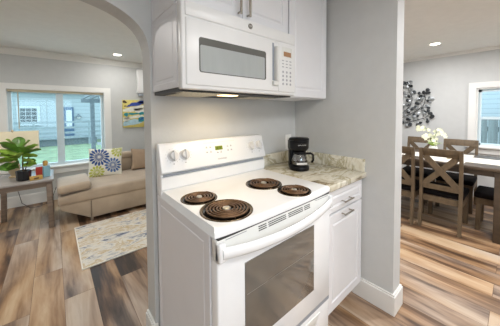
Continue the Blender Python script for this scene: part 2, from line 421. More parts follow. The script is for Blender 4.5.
# crown mouldings
cr = [(0, 0), (0, -.095), (.012, -.095), (.018, -.075), (.05, -.035), (.062, -.02), (.062, 0)]
struct('trim_crown_living', MB().prism([(LY - a, CEIL + z) for a, z in cr], 'x', WX, XP), M_TRIM, 'cream crown moulding above the living room window')
struct('trim_crown_dining', MB().prism([(DX - a * .7, CEIL + z * .45) for a, z in cr], 'y', KY, DY), M_CEIL, 'thin crown moulding on the dining room wall')

# baseboards
def bb(mb, x0, x1, y0, y1, h=.135):
    mb.box(x0, x1, y0, y1, 0, h - .012)
    sx = .005 if x1 - x0 < y1 - y0 else 0; sy = .005 if sx == 0 else 0
    mb.box(x0 + sx, x1 - sx, y0 + sy, y1 - sy, h - .012, h)
mb = MB()
for d_, za, zb in ((.016, 0, .124), (.010, .1, .136)):
    mb.prism([(XP - d_, -.54), (XP - d_, YP - d_), (XP2 + d_, YP - d_), (XP2 + d_, DY), (XP2 - .002, DY), (XP2 - .002, YP + .002), (XP + .002, YP + .002), (XP + .002, -.54)], 'z', za, zb)
struct('baseboard_east', mb, M_TRIM, 'white baseboard wrapping the partition end')
mb = MB()
for d_, za, zb in ((.016, 0, .124), (.010, .1, .136)):
    mb.prism([(-.013 - d_, .13), (-.013 - d_, -d_), (-.001, -d_), (-.001, .001), (-.012, .001), (-.012, .13)], 'z', za, zb)
struct('baseboard_north', mb, M_TRIM, 'white baseboard at the arch jamb')
mb = MB(); bb(mb, WX, XP, LY - .016, LY, .16)
struct('baseboard_living', mb, M_TRIM, 'white baseboard under the living room window')
mb = MB(); bb(mb, DX - .016, DX, KY, DY, .15)
struct('baseboard_dining', mb, M_TRIM, 'white baseboard along the dining room wall')

# living room window
def build_living_window():
    x0, x1, z0, z1 = LW
    cs = MB()
    cs.box(x0 - .10, x0, LY - .022, LY, z0, z1 + .08); cs.box(x1, x1 + .10, LY - .022, LY, z0, z1 + .08)
    cs.box(x0, x1, LY - .022, LY, z1, z1 + .08)
    cs.box(x0 - .13, x1 + .13, LY - .05, LY, z0 - .03, z0, bev=.006); cs.box(x0 - .10, x1 + .10, LY - .02, LY, z0 - .12, z0 - .03)
    for a, b in ((x0 - .001, x0 + .004), (x1 - .004, x1 + .001)): cs.box(a, b, LY, LY + .15, z0, z1)
    cs.box(x0, x1, LY, LY + .15, z1 - .004, z1); cs.box(x0, x1, LY, LY + .15, z0, z0 + .004)
    w = struct('window_1', cs, M_TRIM, 'wide living room window with white casing')
    fr = MB(); y = LY + .05
    fr.box(x0 + .004, x0 + .045, y, y + .05, z0 + .004, z1 - .004); fr.box(x1 - .045, x1 - .004, y, y + .05, z0 + .004, z1 - .004)
    fr.box(x0 + .004, x1 - .004, y, y + .05, z0 + .004, z0 + .04); fr.box(x0 + .004, x1 - .004, y, y + .05, z1 - .045, z1 - .004)
    fr.box(-.385, -.322, y - .008, y + .045, z0 + .04, z1 - .045)
    fr.box(-.322, -.295, y, y + .03, z0 + .04, z1 - .045)
    f = struct('window_frame', fr, M_VINYL, None, w)
    struct('window_pane', MB().box(x0 + .045, x1 - .045, y + .02, y + .024, z0 + .04, z1 - .045), M_GLASS, None, f)
    h = struct('blind_headrail', MB().box(x0 + .01, x1 - .01, LY + .002, LY + .04, z1 - .035, z1 - .005), M_BLIND, None, w)
    struct('blind_wand', MB().tube([(-.80, LY + .02, z1 - .03), (-.80, LY + .022, 1.12)], .006, 6), M_BLIND, None, w)
build_living_window()
def build_dining_window():
    y0, y1, z0, z1 = DW; x = DX
    cs = MB()
    for a, b in ((y0 - .085, y0), (y1, y1 + .085)): cs.box(x - .022, x, a, b, z0, z1 + .085)
    cs.box(x - .022, x, y0, y1, z1, z1 + .085)
    cs.box(x - .055, x, y0 - .11, y1 + .11, z0 - .03, z0, bev=.006); cs.box(x - .02, x, y0 - .085, y1 + .085, z0 - .11, z0 - .03)
    for a, b in ((y0, y0 + .02), (y1 - .02, y1)): cs.box(x, x + .15, a, b, z0, z1)
    cs.box(x, x + .15, y0 + .02, y1 - .02, z1 - .02, z1); cs.box(x, x + .15, y0 + .02, y1 - .02, z0, z0 + .012)
    w = struct('window_2', cs, M_TRIM, 'double hung dining room window with white casing')
    fr = MB()
    for (a, b) in ((y0 + .02, y0 + .055), (y1 - .055, y1 - .02)): fr.box(x + .04, x + .10, a, b, z0 + .012, z1 - .02)
    fr.box(x + .04, x + .10, y0, y1, z0, z0 + .04); fr.box(x + .04, x + .10, y0, y1, z1 - .06, z1)
    fr.box(x + .035, x + .09, y0, y1, 1.205, 1.245)
    f = struct('window_frame', fr, M_VINYL, None, w)
    struct('window_pane', MB().box(x + .06, x + .064, y0 + .035, y1 - .035, z0 + .04, z1 - .06), M_GLASS, None, f)
build_dining_window()
def build_added_window():  # unseen window, added to let daylight in behind the camera
    x0, x1, z0, z1 = KW; cs = MB(); y = KY
    for a, b in ((x0 - .085, x0), (x1, x1 + .085)): cs.box(a, b, y, y + .02, z0 - .085, z1 + .085)
    cs.box(x0, x1, y, y + .02, z1, z1 + .085); cs.box(x0, x1, y, y + .02, z0 - .085, z0)
    w = struct('added_window', cs, M_TRIM)
    struct('window_frame', MB().box(-.62, -.58, y - .08, y - .05, z0, z1), M_TRIM, None, w)
build_added_window()

# ------------------------------------------------------------------ ceiling lamps
def downlight(x, y, label):
    t = thing('recessed_ceiling_light', label, 'ceiling light', (x, y, CEIL), 'recessed ceiling lights')
    obj('trim_ring', MB().lathe([(.055, -.001), (.055, -.005), (.075, -.005), (.078, -.001), (.078, 0), (.055, 0)], (x, y, CEIL), 28, ring=True), M_TRIM, t)
    obj('diffuser', MB().lathe([(.001, -.0065), (.054, -.0065), (.054, -.002)], (x, y, CEIL), 28), M_LED, t)
for i, (x, y, e) in enumerate(LIVING_LAMPS):
    downlight(x, y, ['round recessed light in the living room ceiling near the window wall', 'round recessed light in the living room ceiling behind the arch, west',
                     'round recessed light in the living room ceiling just past the arch', 'round recessed light in the far west of the living room ceiling'][i])
for i, (x, y, e) in enumerate(DINING_LAMPS):
    downlight(x, y, ['round recessed light in the ceiling above the dining table', 'round recessed light in the ceiling between kitchen and dining area',
                     'round recessed light in the ceiling south of the dining table', 'round recessed light in the dining ceiling behind the partition'][i])
for i, (x, y, e) in enumerate(KITCHEN_FILLS):  # made-up fixtures around the added kitchen lights
    t = thing('added_ceiling_light', ['added unseen kitchen ceiling light nearest the range', 'added unseen kitchen ceiling light by the added south window', 'added unseen kitchen ceiling light toward the dining side'][i], 'ceiling light', (x, y, CEIL), 'added unseen kitchen ceiling lights')
    obj('housing', MB().lathe([(.20, 0), (.20, -.04), (.192, -.04), (.192, 0)], (x, y, CEIL), 32), M_TRIM, t)
    obj('diffuser', MB().lathe([(.001, -.035), (.19, -.035), (.19, -.03)], (x, y, CEIL), 32), M_LED, t)

# ------------------------------------------------------------------ electric range
def text_mesh(body, size, ext=.0004):
    cu = bpy.data.curves.new('t', 'FONT'); cu.body = body; cu.size = size; cu.extrude = ext; cu.align_x = 'CENTER'; cu.align_y = 'CENTER'; cu.resolution_u = 2
    o = bpy.data.objects.new('t', cu); COL.objects.link(o)
    dg = bpy.context.evaluated_depsgraph_get(); me = bpy.data.meshes.new_from_object(o.evaluated_get(dg))
    mb = MB(); mb.add([v.co.copy() for v in me.vertices], [list(p.vertices) for p in me.polygons])
    bpy.data.objects.remove(o); bpy.data.curves.remove(cu); bpy.data.meshes.remove(me)
    return mb

def build_range():
    W0, W1 = .003, .759; YF = -.627
    t = thing('electric_range', 'white freestanding electric range with four coil burners', 'stove', (.381, -.33, 0))
    # body with side panels, slightly recessed fields
    b = MB(); b.box(W0 + .012, W1 - .012, -.57, -.03, .05, .885)
    for s_, xa in ((1, W0), (-1, W1)):
        n = MB(); rings(n, -.585, -.028, .03, .884, 0, [(0, .012), (0, .001), (.001, 0), (.028, 0), (.031, .003), (.045, .003), (.049, .0005)], 'x')
        for v in n.v: v.x = xa + s_ * v.x
        b.add(n.v, n.f)
    for x in (.05, .71):
        for y in (-.53, -.08): b.lathe([(.018, 0), (.018, .05)], (x, y, 0), 12, smooth=False)
    obj('body', b, M_SIDEP, t)
    # cooktop with a softly bowed front lip
    def front(u): return YF - .012 * (1 - (2 * u - 1) ** 4)
    ct = MB(); n = 16
    prof = [(0, .884), (-.001, .902), (.003, .909), (.010, .9135), (.020, .915)]
    pts = [[(W0 - .003 + (W1 - W0 + .006) * i / n, front(i / n) + d, z) for i in range(n + 1)] for d, z in prof]
    for r_ in pts:                                    # round the ends too
        dd = r_[n // 2][1] - pts[0][n // 2][1]
        r_[0] = (r_[0][0] + max(0, dd) * .6, r_[0][1], r_[0][2]); r_[-1] = (r_[-1][0] - max(0, dd) * .6, r_[-1][1], r_[-1][2])
    back = [(p[0], -.075, .915) for p in pts[-1]]; pts.append(back)
    vs = [p for r_ in pts for p in r_]
    fs = [(j * (n + 1) + i, j * (n + 1) + i + 1, (j + 1) * (n + 1) + i + 1, (j + 1) * (n + 1) + i) for j in range(len(pts) - 1) for i in range(n)]
    ct.add(vs, fs, 0, True)
    for e in (0, n):                                  # side walls of the slab
        idx = [j * (n + 1) + e for j in range(len(pts))]
        base = len(ct.v); ct.add([vs[idx[0]], vs[idx[-1]], (vs[idx[0]][0], -.075, .884)] + [vs[k] for k in idx], [[0, 2, 1] + [3 + k for k in range(len(idx) - 2, 0, -1)]])
    ct.add([pts[0][i] for i in range(n + 1)] + [(pts[0][i][0], -.075, .884) for i in range(n + 1)], [(i, i + 1, i + n + 2, i + n + 1) for i in range(n)])
    ctop = obj('cooktop', ct, M_ENAMEL, t)
    # backguard
    bgd = MB()
    bgd.prism([(-.028, .884), (-.028, 1.168), (-.058, 1.168), (-.066, 1.160), (-.108, 1.022), (-.106, 1.012), (-.088, 1.006), (-.088, .884)], 'x', W0 - .002, W1 + .002, bev=.003)
    bg_ = obj('backguard', bgd, M_ENAMEL, t)
    obj('groove_strip', MB().box(W0 + .012, W1 - .012, -.097, -.086, .992, 1.003), M_GREYGAP, bg_)  # grey strip along the groove below the slanted panel
    ri = MB(); ri.prism([(-.087, .914), (-.096, .925), (-.098, .988), (-.087, .992)], 'x', W0, W1); obj('riser', ri, M_ENAMEL, bg_)
    # slanted panel frame: point on the face at (x, height fraction)
    A = Vector((0, -.108, 1.022)); B = Vector((0, -.066, 1.160)); up = (B - A).normalized(); nrm = Vector((0, -up.z, up.y))
    def on(x, z, o=0.0):
        k = (z - A.z) / (B.z - A.z); p = A + (B - A) * k + nrm * o; p.x = x; return p
    def face_box(mb, x0, x1, z0, z1, o0, o1, mi=0):
        vs = [on(x, z, o) for x in (x0, x1) for z in (z0, z1) for o in (o0, o1)]
        mb.add(vs, [(0, 1, 3, 2), (4, 6, 7, 5), (0, 4, 5, 1), (2, 3, 7, 6), (0, 2, 6, 4), (1, 5, 7, 3)], mi)
    Rk = Matrix((Vector((1, 0, 0)), up, nrm)).transposed().to_4x4()
    for x in (.073, .141, .638, .706):
        kb = MB(); kb.lathe([(.031, 0), (.031, .003), (.024, .006), (.0215, .020), (.019, .024), (.0005, .0245)], (0, 0, 0), 24)
        kb.box(-.0045, .0045, -.029, .027, .004, .032, bev=.002)
        mtx = Matrix.Translation(on(x, 1.098)) @ Rk @ Matrix.Rotation(0, 4, 'Z')
        kb.xf(mtx); obj('knob', kb, M_KNOB, bg_)
        mk = MB()
        for a in range(-150, 151, 25):
            a_ = math.radians(a + 90)
            mk.lathe([(.0018, .0002), (.0018, .0006)], (.040 * math.cos(a_), .040 * math.sin(a_), 0), 6)
        mk.box(-.004, .004, -.047, -.042, .0002, .0006)
        mk.xf(mtx); obj('dial_print', mk, M_PRINT, bg_)
    # raised outline and clock
    ln = MB(); face_box(ln, .270, .500, 1.146, 1.149, -.001, .0012); obj('trim_line', ln, M_OFFWH, bg_)
    lc = MB(); face_box(lc, .345, .400, 1.099, 1.123, -.001, .0015); lcd = obj('clock_display', lc, M_LCD, bg_)
    dg = text_mesh('8:15', .020); dg.xf(Matrix.Translation(on(.372, 1.111, .0018)) @ Rk); obj('clock_digits', dg, M_LCDT, bg_)
    for grp in (((.285, 1.120), (.312, 1.120), (.285, 1.092), (.312, 1.092)), ((.440, 1.115), (.466, 1.115), (.440, 1.090), (.466, 1.090)), ((.36, 1.084), (.385, 1.084))):
      bt = MB()
      for (x, z) in grp:
        face_box(bt, x - .006, x + .006, z - .0025, z + .0025, -.001, .0006); face_box(bt, x - .003, x + .003, z + .006, z + .008, -.001, .0006)
      obj('button_print', bt, M_PRINT, bg_)
    tx = text_mesh('FRIGIDAIRE', .0135); tx.xf(Matrix.Translation(on(.386, 1.045, .0006)) @ Rk); obj('brand_lettering', tx, M_PRINT, bg_)
    # burners
    for (x, y, r, turns) in ((.112, -.305, .082, 4), (.136, -.506, .106, 5), (.506, -.352, .098, 4), (.546, -.545, .083, 4)):
        pan = MB(); z = .9155
        pan.lathe([(r * .30, .0), (r * .96, .0), (r * 1.0, .0030), (r * 1.07, .0030), (r * 1.09, .0), (r * 1.09, -.001), (r * .3, -.001)], (x, y, z), 40)
        p = obj('burner', pan, M_PAN, t)
        bl = MB().lathe([(.001, .0008), (r * .93, .0008), (r * .95, .0030), (r * .93, .0012)], (x, y, z), 40)
        obj('drip_bowl', bl, M_BLACKPAN, p)
        co = MB(); N = turns * 30; pts_ = []
        for i in range(N + 1):
            rr = r * .22 + (r * .90 - r * .22) * i / N; a = 2 * PI * i / 30 + .6
            pts_.append((x + rr * math.cos(a), y + rr * math.sin(a), z + .0062))
        co.tube(pts_, .0040, 8)
        for k in range(3):
            a = k * 2 * PI / 3 + .3; co.bar((x, y, z + .0015), (x + r * .9 * math.cos(a), y + r * .9 * math.sin(a), z + .0015), .003, .003)
        obj('heating_coil', co, M_COIL, p)
        obj('coil_hub', MB().lathe([(.001, .0105), (r * .15, .0105), (r * .17, .0085), (r * .17, .002)], (x, y, z), 20), M_COILHUB, p)
    # vent panel behind the handle + oven door
    dr = MB(); yd = YF - .010
    dr.box(W0 + .004, W1 - .004, yd + .004, -.585, .283, .800, bev=.006)
    door = obj('oven_door', dr, M_ENAMEL, t)
    obj('cooktop_gap', MB().box(W0 + .01, W1 - .01, -.63, -.575, .874, .884), M_DARK, t); obj('drawer_gap', MB().box(W0 + .008, W1 - .008, -.632, -.575, .266, .288), M_GREYGAP, t)
    vp = MB(); vp.prism([(-.60, .876), (-.632, .874), (-.643, .812), (-.640, .795), (-.60, .795)], 'x', W0 + .002, W1 - .002, bev=.003)
    v = obj('vent_panel', vp, M_OFFWH, door)
    a_, b_ = Vector((0, -.632, .874)), Vector((0, -.643, .812))
    def sface(mb, x0, x1, k0, k1, o=.0012):
        q = (b_ - a_).normalized(); nn = Vector((0, q.z, -q.y)); 
        if nn.y > 0: nn = -nn
        vs = []
        for x in (x0, x1):
            for k in (k0, k1):
                for oo in (-.001, o):
                    p_ = a_ + (b_ - a_) * k + nn * oo; p_.x = x; vs.append(p_)
        mb.add(vs, [(0, 1, 3, 2), (4, 6, 7, 5), (0, 4, 5, 1), (2, 3, 7, 6), (0, 2, 6, 4), (1, 5, 7, 3)])
    for (xa, xb) in ((W0 + .04, W0 + .14), (W1 - .15, W1 - .03)):
        sl = MB(); sface(sl, xa, xb, .06, .10); obj('trim_line', sl, M_PRINT, v)
    for (xa, xb) in ((.205, .250), (.262, .375), (.392, .500), (.512, .560)):
        sl = MB()
        for k in range(3): sface(sl, xa, xb, .12 + k * .125, .175 + k * .125)
        obj('vent_grille', sl, M_DARK, v)
    # bowed handle
    hd = MB(); n = 28; sec = 12
    def hpt(u):
        k = 1 - (2 * u - 1) ** 2; return Vector((W0 + .016 + (W1 - W0 - .040) * u, -.646 - .026 * k ** .8, .833 - .026 * k))
    vs = []
    for i in range(n + 1):
        p = hpt(i / n)
        for k in range(sec):
            a = 2 * PI * k / sec; vs.append(p + Vector((0, .012 * math.cos(a), .022 * math.sin(a))))
    fs = [(i * sec + k, i * sec + (k + 1) % sec, (i + 1) * sec + (k + 1) % sec, (i + 1) * sec + k) for i in range(n) for k in range(sec)]
    fs += [list(range(sec)), [n * sec + k for k in range(sec)]]
    hd.add(vs, fs, 0, True)
    for xa in (W0 + .002, W1 - .030): hd.box(xa, xa + .028, -.652, -.62, .800, .868, bev=.005)
    obj('handle', hd, M_ENAMEL, door)
    # window of the oven
    wn = MB(); wn.box(.132, .598, yd + .001, yd + .006, .395, .745, bev=.0015); g = obj('oven_window', wn, M_OVENGL, door)
    rk = MB()
    rk.box(.142, .592, yd + .0002, yd + .001, .612, .6145)  # thin line painted on the glass as a rack reflection
    obj('rack_reflection', rk, M_RACK, g)
    # storage drawer
    dw = MB(); dw.box(W0 + .004, W1 - .004, yd + .008, -.585, .055, .277, bev=.006)
    d = obj('storage_drawer', dw, M_ENAMEL, t)
    hr = MB(); hr.prism([(.36, .235), (.40, .19), (.62, .19), (.66, .235)], 'y', yd + .004, yd + .010, bev=.002); obj('drawer_grip', hr, M_OFFWH, d)
build_range()

# ------------------------------------------------------------------ microwave
def build_microwave():
    X0, X1, Z0, Z1 = .0, .762, 1.437, 1.822
    t = thing('microwave', 'white over-the-range microwave with vent above the range', 'microwave', (.381, -.2, Z0))
    b = MB(); n = MB(); rings(n, -.335, -.002, Z0 + .012, Z1, 0, [(0, .01), (0, 0), (.030, 0), (.034, .002), (.05, .002), (.054, .0005)], 'x')
    for v in n.v: v.x = X0 + v.x
    b.add(n.v, n.f); b.box(X0 + .004, X1, -.336, -.002, Z0 + .012, Z1)
    obj('case', b, M_SIDEP, t)
    bt = MB(); bt.box(X0 + .006, X1 - .006, -.345, -.01, Z0 - .006, Z0 + .012)
    bo = obj('underside', bt, M_DARK, t)
    for xa in (.05, .50):
        obj('grease_filter', MB().box(xa, xa + .21, -.24, -.05, Z0 - .009, Z0 - .003), M_FILTER, bo)
    obj('grease_filter', MB().box(.025, .235, -.335, -.25, Z0 - .009, Z0 - .003), M_FILTER, bo)
    obj('lamp_lens', MB().box(.27, .37, -.29, -.23, Z0 - .010, Z0 - .003), M_HOODLED, bo)
    # front: full-width bezel, vent band, door, control panel
    YF = -.385
    fr = MB(); fr.box(X0, X1, YF + .006, -.336, Z0 + .002, Z1, bev=.008, seg=3); obj('front_bezel', fr, M_PLASTIC, t)
    vb = MB(); vb.box(X0 + .018, X1 - .006, YF + .001, YF + .02, 1.756, Z1 - .004, bev=.004); vband = obj('vent_band', vb, M_PLASTIC, t)
    lo = MB(); lo.lathe([(.001, -.003), (.0135, -.003), (.0145, -.0015), (.0145, .001)], (.384, YF + .001, 1.789), 28, axis='y')
    badge = obj('logo_badge', lo, M_LOGO, vband)
    ge = text_mesh('GE', .013); ge.xf(Matrix.Translation((.384, YF - .0026, 1.789)) @ Matrix.Rotation(PI / 2, 4, 'X')); 
    ge.lathe([(.0118, -.0028), (.0124, -.0028), (.0124, -.0018), (.0118, -.0018)], (.384, YF - .001, 1.789), 24, axis='y', ring=True)
    obj('logo_letters', ge, M_OFFWH, badge)
    dr = MB(); dr.box(X0 + .018, .598, YF, YF + .02, Z0 + .020, 1.750, bev=.007, seg=3); door = obj('door', dr, M_PLASTIC, t)
    sh = MB(); sh.box(X0 + .016, .602, YF + .008, YF + .012, 1.748, 1.757); obj('door_gap', sh, M_GREYGAP, t)
    def rrect(x0, x1, z0, z1, r, n=5):
        p = []
        for cx, cz, a0 in ((x1 - r, z1 - r, 0), (x0 + r, z1 - r, 90), (x0 + r, z0 + r, 180), (x1 - r, z0 + r, 270)):
            for i in range(n + 1):
                a = math.radians(a0 + 90 * i / n); p.append((cx + r * math.cos(a), cz + r * math.sin(a)))
        return p
    wi = obj('door_window', MB().prism(rrect(.080, .497, 1.517, 1.674, .012), 'y', YF - .0008, YF + .004), M_MWGL2, door)
    obj('perforated_screen', MB().prism(rrect(.086, .486, 1.521, 1.640, .008), 'y', YF - .0014, YF + .002), M_MWGL, wi)
    # recessed grip handle
    hd = MB(); hd.prism([(.562, YF + .004), (.562, YF - .022), (.568, YF - .030), (.580, YF - .028), (.582, YF - .004), (.582, YF + .004)], 'z', 1.515, 1.715, bev=.002)
    h = obj('handle', hd, M_OFFWH, door)
    obj('recess_shade', MB().box(.548, .562, YF - .0006, YF + .002, 1.52, 1.735), M_GREYGAP, door)  # flat grey strip painted as the shadow of the grip recess
    obj('handle_foot', MB().box(.545, .590, YF - .016, YF + .002, 1.492, 1.516, bev=.003), M_OFFWH, door)
    cp = MB(); cp.box(.602, X1 - .003, YF + .001, YF + .02, Z0 + .020, 1.750, bev=.005); p = obj('control_panel', cp, M_PLASTIC, t)
    ds = MB(); ds.box(.632, .722, YF - .0015, YF + .004, 1.668, 1.728, bev=.001); db = obj('display_bezel', ds, M_VASE, p)
    obj('display', MB().box(.645, .712, YF - .0025, YF + .002, 1.672, 1.700), M_ORANGE, db)
    kk = MB()
    for r_ in range(3):
        for k in range(3): kk.box(.632 + k * .034, .650 + k * .034, YF - .0002, YF + .003, 1.643 - r_ * .019, 1.649 - r_ * .019)
    for r_ in range(4):
        for k in range(3):
            kk.lathe([(.001, -.0006), (.0075, -.0006), (.0075, .003)], (.641 + k * .034, YF, 1.578 - r_ * .024), 10, axis='y')
    obj('keypad', kk, M_KEYS, p)
build_microwave()

# ------------------------------------------------------------------ cabinets
def upper_cab(name, label, x0, x1, z0, doors, hand):
    t = thing(name, label, 'cabinet', ((x0 + x1) / 2, -.15, z0), 'white upper cabinets')
    c = MB(); c.box(x0, x1, -.306, -.001, z0, CEIL - .012); obj('body', c, M_CAB, t)
    for i, (a, b) in enumerate(doors):
        d = obj('door', cab_door(a, b, z0 + .006, CEIL - .03, -.327), M_CAB, t)
        if hand: obj('handle', pull((hand[i], -.327, z0 + .040), (hand[i], -.327, z0 + .16), r=.0065), M_CHROME, d)
upper_cab('upper_cabinet', 'short white two-door upper cabinet directly above the microwave', .001, .760, 1.826, ((.004, .376), (.380, .757)), (.347, .410))
upper_cab('upper_cabinet', 'tall white single-door upper cabinet between microwave and partition wall', .764, 1.218, 1.432, ((.768, 1.212),), None)

def base_cab():
    x0, x1 = .766, 1.238
    t = thing('base_cabinet', 'white base cabinet with drawer and door right of the range', 'cabinet', (1.0, -.3, 0))
    c = MB(); c.box(x0, x1, -.585, -.002, .10, .872); c.box(x0 + .002, x1 - .002, -.52, -.002, 0, .10)
    obj('body', c, M_CAB, t)
    d = obj('drawer', cab_door(.778, 1.222, .728, .862, -.605, fr=.030), M_CAB, t)
    obj('handle', pull((.942, -.605, .778), (1.036, -.605, .778)), M_CHROME, d)
    d = obj('door', cab_door(.778, 1.222, .118, .716, -.605), M_CAB, t)
    obj('handle', pull((.942, -.605, .697), (1.036, -.605, .697)), M_CHROME, d)
    tag(obj('countertop', MB().box(.765, 1.2395, -.632, -.0015, .874, .912, bev=.007), M_GRAN), 'cream and brown veined granite countertop beside the range', 'countertop')
    tag(obj('backsplash', MB().prism([(.766, -.0225), (.766, -.001), (1.2395, -.001), (1.2395, -.62), (1.219, -.62), (1.219, -.0225)], 'z', .9125, 1.0, bev=.001), M_GRAN), 'low granite backsplash strip around the counter corner', 'backsplash')
base_cab()

# outlet
o = thing('wall_outlet', 'white wall outlet plate behind the coffee maker', 'outlet', (1.14, 0, 1.075))
obj('plate', MB().box(1.103, 1.178, -.006, -.0005, 1.015, 1.140, bev=.002), M_PLASTIC, o)
obj('sockets', MB().box(1.122, 1.158, -.008, -.005, 1.035, 1.070, bev=.001).box(1.122, 1.158, -.008, -.005, 1.085, 1.120, bev=.001), M_OFFWH, o)

# ------------------------------------------------------------------ coffee maker
def coffee():
    c = Vector((.955, -.262, .9125))
    t = thing('coffee_maker', 'small black drip coffee maker with glass carafe on the counter', 'coffee maker', c)
    R = Matrix.Translation(c) @ Matrix.Rotation(math.radians(-34), 4, 'Z') @ Matrix.Diagonal((.84, .84, .93, 1))   # front (-y local) turned to the room
    def P(mb): return mb.xf(R)
    b = MB(); b.lathe([(.082, 0), (.084, .006), (.084, .028), (.078, .034), (.001, .034)], (0, -.012, 0), 28)
    b.box(-.075, .075, .02, .088, 0, .17, bev=.014, seg=3)
    obj('base', P(b), M_BLACKPL, t)
    hd = MB(); hd.lathe([(.001, .150), (.062, .150), (.074, .158), (.083, .172), (.086, .215), (.086, .232), (.001, .232)], (0, 0, 0), 32)
    hd.box(-.080, .080, 0, .088, .150, .232, bev=.012, seg=3)
    h = obj('brew_head', P(hd), M_BLACKPL, t)
    ld = MB(); ld.lathe([(.086, .233), (.089, .236), (.089, .243), (.078, .251), (.001, .254)], (0, .004, 0), 32)
    obj('lid', P(ld), M_BLACKPL, t)
    tx = text_mesh('BLACK+DECKER', .0095); tx.xf(R @ Matrix.Translation((.0, -.0865, .200)) @ Matrix.Rotation(PI / 2, 4, 'X')); obj('lettering', tx, M_PLASTIC, h)
    cf = MB(); cf.lathe([(.05, .037), (.060, .040), (.066, .070), (.064, .095), (.052, .122), (.050, .130), (.048, .130), (.050, .121), (.062, .095), (.064, .07), (.058, .042), (.05, .039)], (0, -.014, 0), 28, ring=True)
    g = obj('carafe', P(cf), M_CARAFE, t)
    hn = MB(); hn.tube([(.050, -.03, .128), (.088, -.052, .132), (.104, -.062, .120), (.106, -.063, .080), (.094, -.056, .062)], .009, 10)
    hn.lathe([(.052, .124), (.054, .126), (.054, .140), (.048, .146), (.001, .147)], (0, -.014, 0), 28)
    hn.lathe([(.065, .066), (.068, .067), (.068, .073), (.065, .074)], (0, -.014, 0), 28, ring=True)
    obj('carafe_handle', P(hn), M_BLACKPL, t)
    obj('scale_marks', P(MB().prism([(-.046, .050), (.046, .050), (.046, .064), (-.046, .064)], 'y', -.0815, -.079)), M_OFFWH, t)
coffee()

# ------------------------------------------------------------------ living room
def cushion(mb, c, sx, sy, sz, p=4.0, n=18, mi=0, pinch=0.0):
    """Plump superellipsoid; sx,sy,sz half sizes."""
    def sg(v, e): return math.copysign(abs(v) ** e, v)
    vs = []; rg = n
    for i in range(rg + 1):
        a = -PI / 2 + PI * i / rg
        for k in range(2 * n):
            t = PI * k / n
            x = sg(math.cos(a), 2 / 2.6) * sg(math.cos(t), 2 / p); y = sg(math.cos(a), 2 / 2.6) * sg(math.sin(t), 2 / p); z = sg(math.sin(a), 2 / 2.6)
            vs.append(Vector(c) + Vector((x * sx, y * sy, z * sz)))
    m = 2 * n
    fs = [(i * m + k, i * m + (k + 1) % m, (i + 1) * m + (k + 1) % m, (i + 1) * m + k) for i in range(rg) for k in range(m)]
    mb.add(vs, fs, mi, True); return mb
def pillow_mb(w, h, d, n=28):
    mb = MB()
    def fn(s_):
        def g(u, v):
            a, b = 2 * u - 1, 2 * v - 1
            k = (max(0, 1 - a * a) ** .5) * (max(0, 1 - b * b) ** .5)
            ex = 1 - .06 * (1 - b * b) * 1; ez = 1 - .06 * (1 - a * a)
            return Vector((a * w / 2 * (1 - .07 * (1 - a * a if False else (1 - b * b))), s_ * d / 2 * k ** .8, b * h / 2 * (1 - .07 * (1 - a * a))))
        return g
    mb.grid(fn(-1), n, n); mb.grid(fn(1), n, n)
    return mb
def pil_pt(a, b, w, h, d):
    k = (max(0, 1 - a * a) ** .5) * (max(0, 1 - b * b) ** .5)
    return Vector((a * w / 2 * (1 - .07 * (1 - b * b)), -d / 2 * k ** .8 - .005, b * h / 2 * (1 - .07 * (1 - a * a))))
def pil_surf(x, z, w, h, d):
    a, b = 2 * x / w, 2 * z / h
    k = (max(0, 1 - a * a) ** .5) * (max(0, 1 - b * b) ** .5)
    return -d / 2 * k ** .8

def sofa():
    t = thing('sofa', 'tan microsuede sofa with flat seat along the living room wall', 'sofa', (.45, 2.5, 0))
    Y0, Y1 = 2.09, 3.02; XE = 1.22
    b = MB(); b.prism([(-.385, .21), (-.10, .045), (-.095, .27), (-.405, .27)], 'y', Y0 + .01, 2.78, bev=.01)
    b.box(-.095, XE, Y0 + .008, Y1 - .08, .045, .27, bev=.01); obj('base', b, M_SOFA, t)
    s_ = MB(); s_.bev([(-.41, Y0 - .005, .262), (XE, Y0 - .005, .262), (XE, 2.80, .262), (-.41, 2.80, .262), (-.41, Y0 - .005, .365), (-.10, Y0 - .005, .405), (XE, Y0 - .005, .425), (XE, 2.80, .43), (-.10, 2.80, .42), (-.41, 2.80, .375)],
             [(0, 3, 2, 1), (0, 1, 6, 5, 4), (1, 2, 7, 6), (2, 3, 9, 8, 7), (3, 0, 4, 9), (4, 5, 8, 9), (5, 6, 7, 8)], .035, 4)
    obj('seat_cushion', s_, M_SOFA, t)
    m = MB(); m.box(-.0975, -.0935, Y0 + .0045, Y0 + .012, .05, .262); obj('seam', m, M_SOFA2, t)
    ar = MB(); ar.box(-.165, .165, -.27, .27, -.05, .052, bev=.038, seg=4); ar.xf(Matrix.Translation((-.250, 2.345, .452)) @ Matrix.Rotation(math.radians(-3), 4, 'Y')); obj('armrest_cushion', ar, M_SOFA, t)
    for (xa, xb) in ((.06, .64), (.65, XE)):
        bk = MB(); c = ((xa + xb) / 2, 2.90, .505); cushion(bk, c, (xb - xa) / 2, .085, .125, 7); o1 = obj('backrest', bk, M_SOFA, t)
        b2 = MB(); cushion(b2, ((xa + xb) / 2, 2.89, .655), (xb - xa) / 2, .075, .058, 7); obj('headrest_roll', b2, M_SOFA, t)
    fr = MB(); fr.box(.06, XE, 2.96, Y1, .06, .66, bev=.02); obj('back_frame', fr, M_SOFA, t)
    for (x, y) in ((-.09, 2.13), (1.1, 2.13), (-.05, 2.85), (1.1, 2.85)):
        obj('leg', MB().box(x - .016, x + .016, y - .016, y + .016, 0, .05), M_CHROME, t)
sofa()

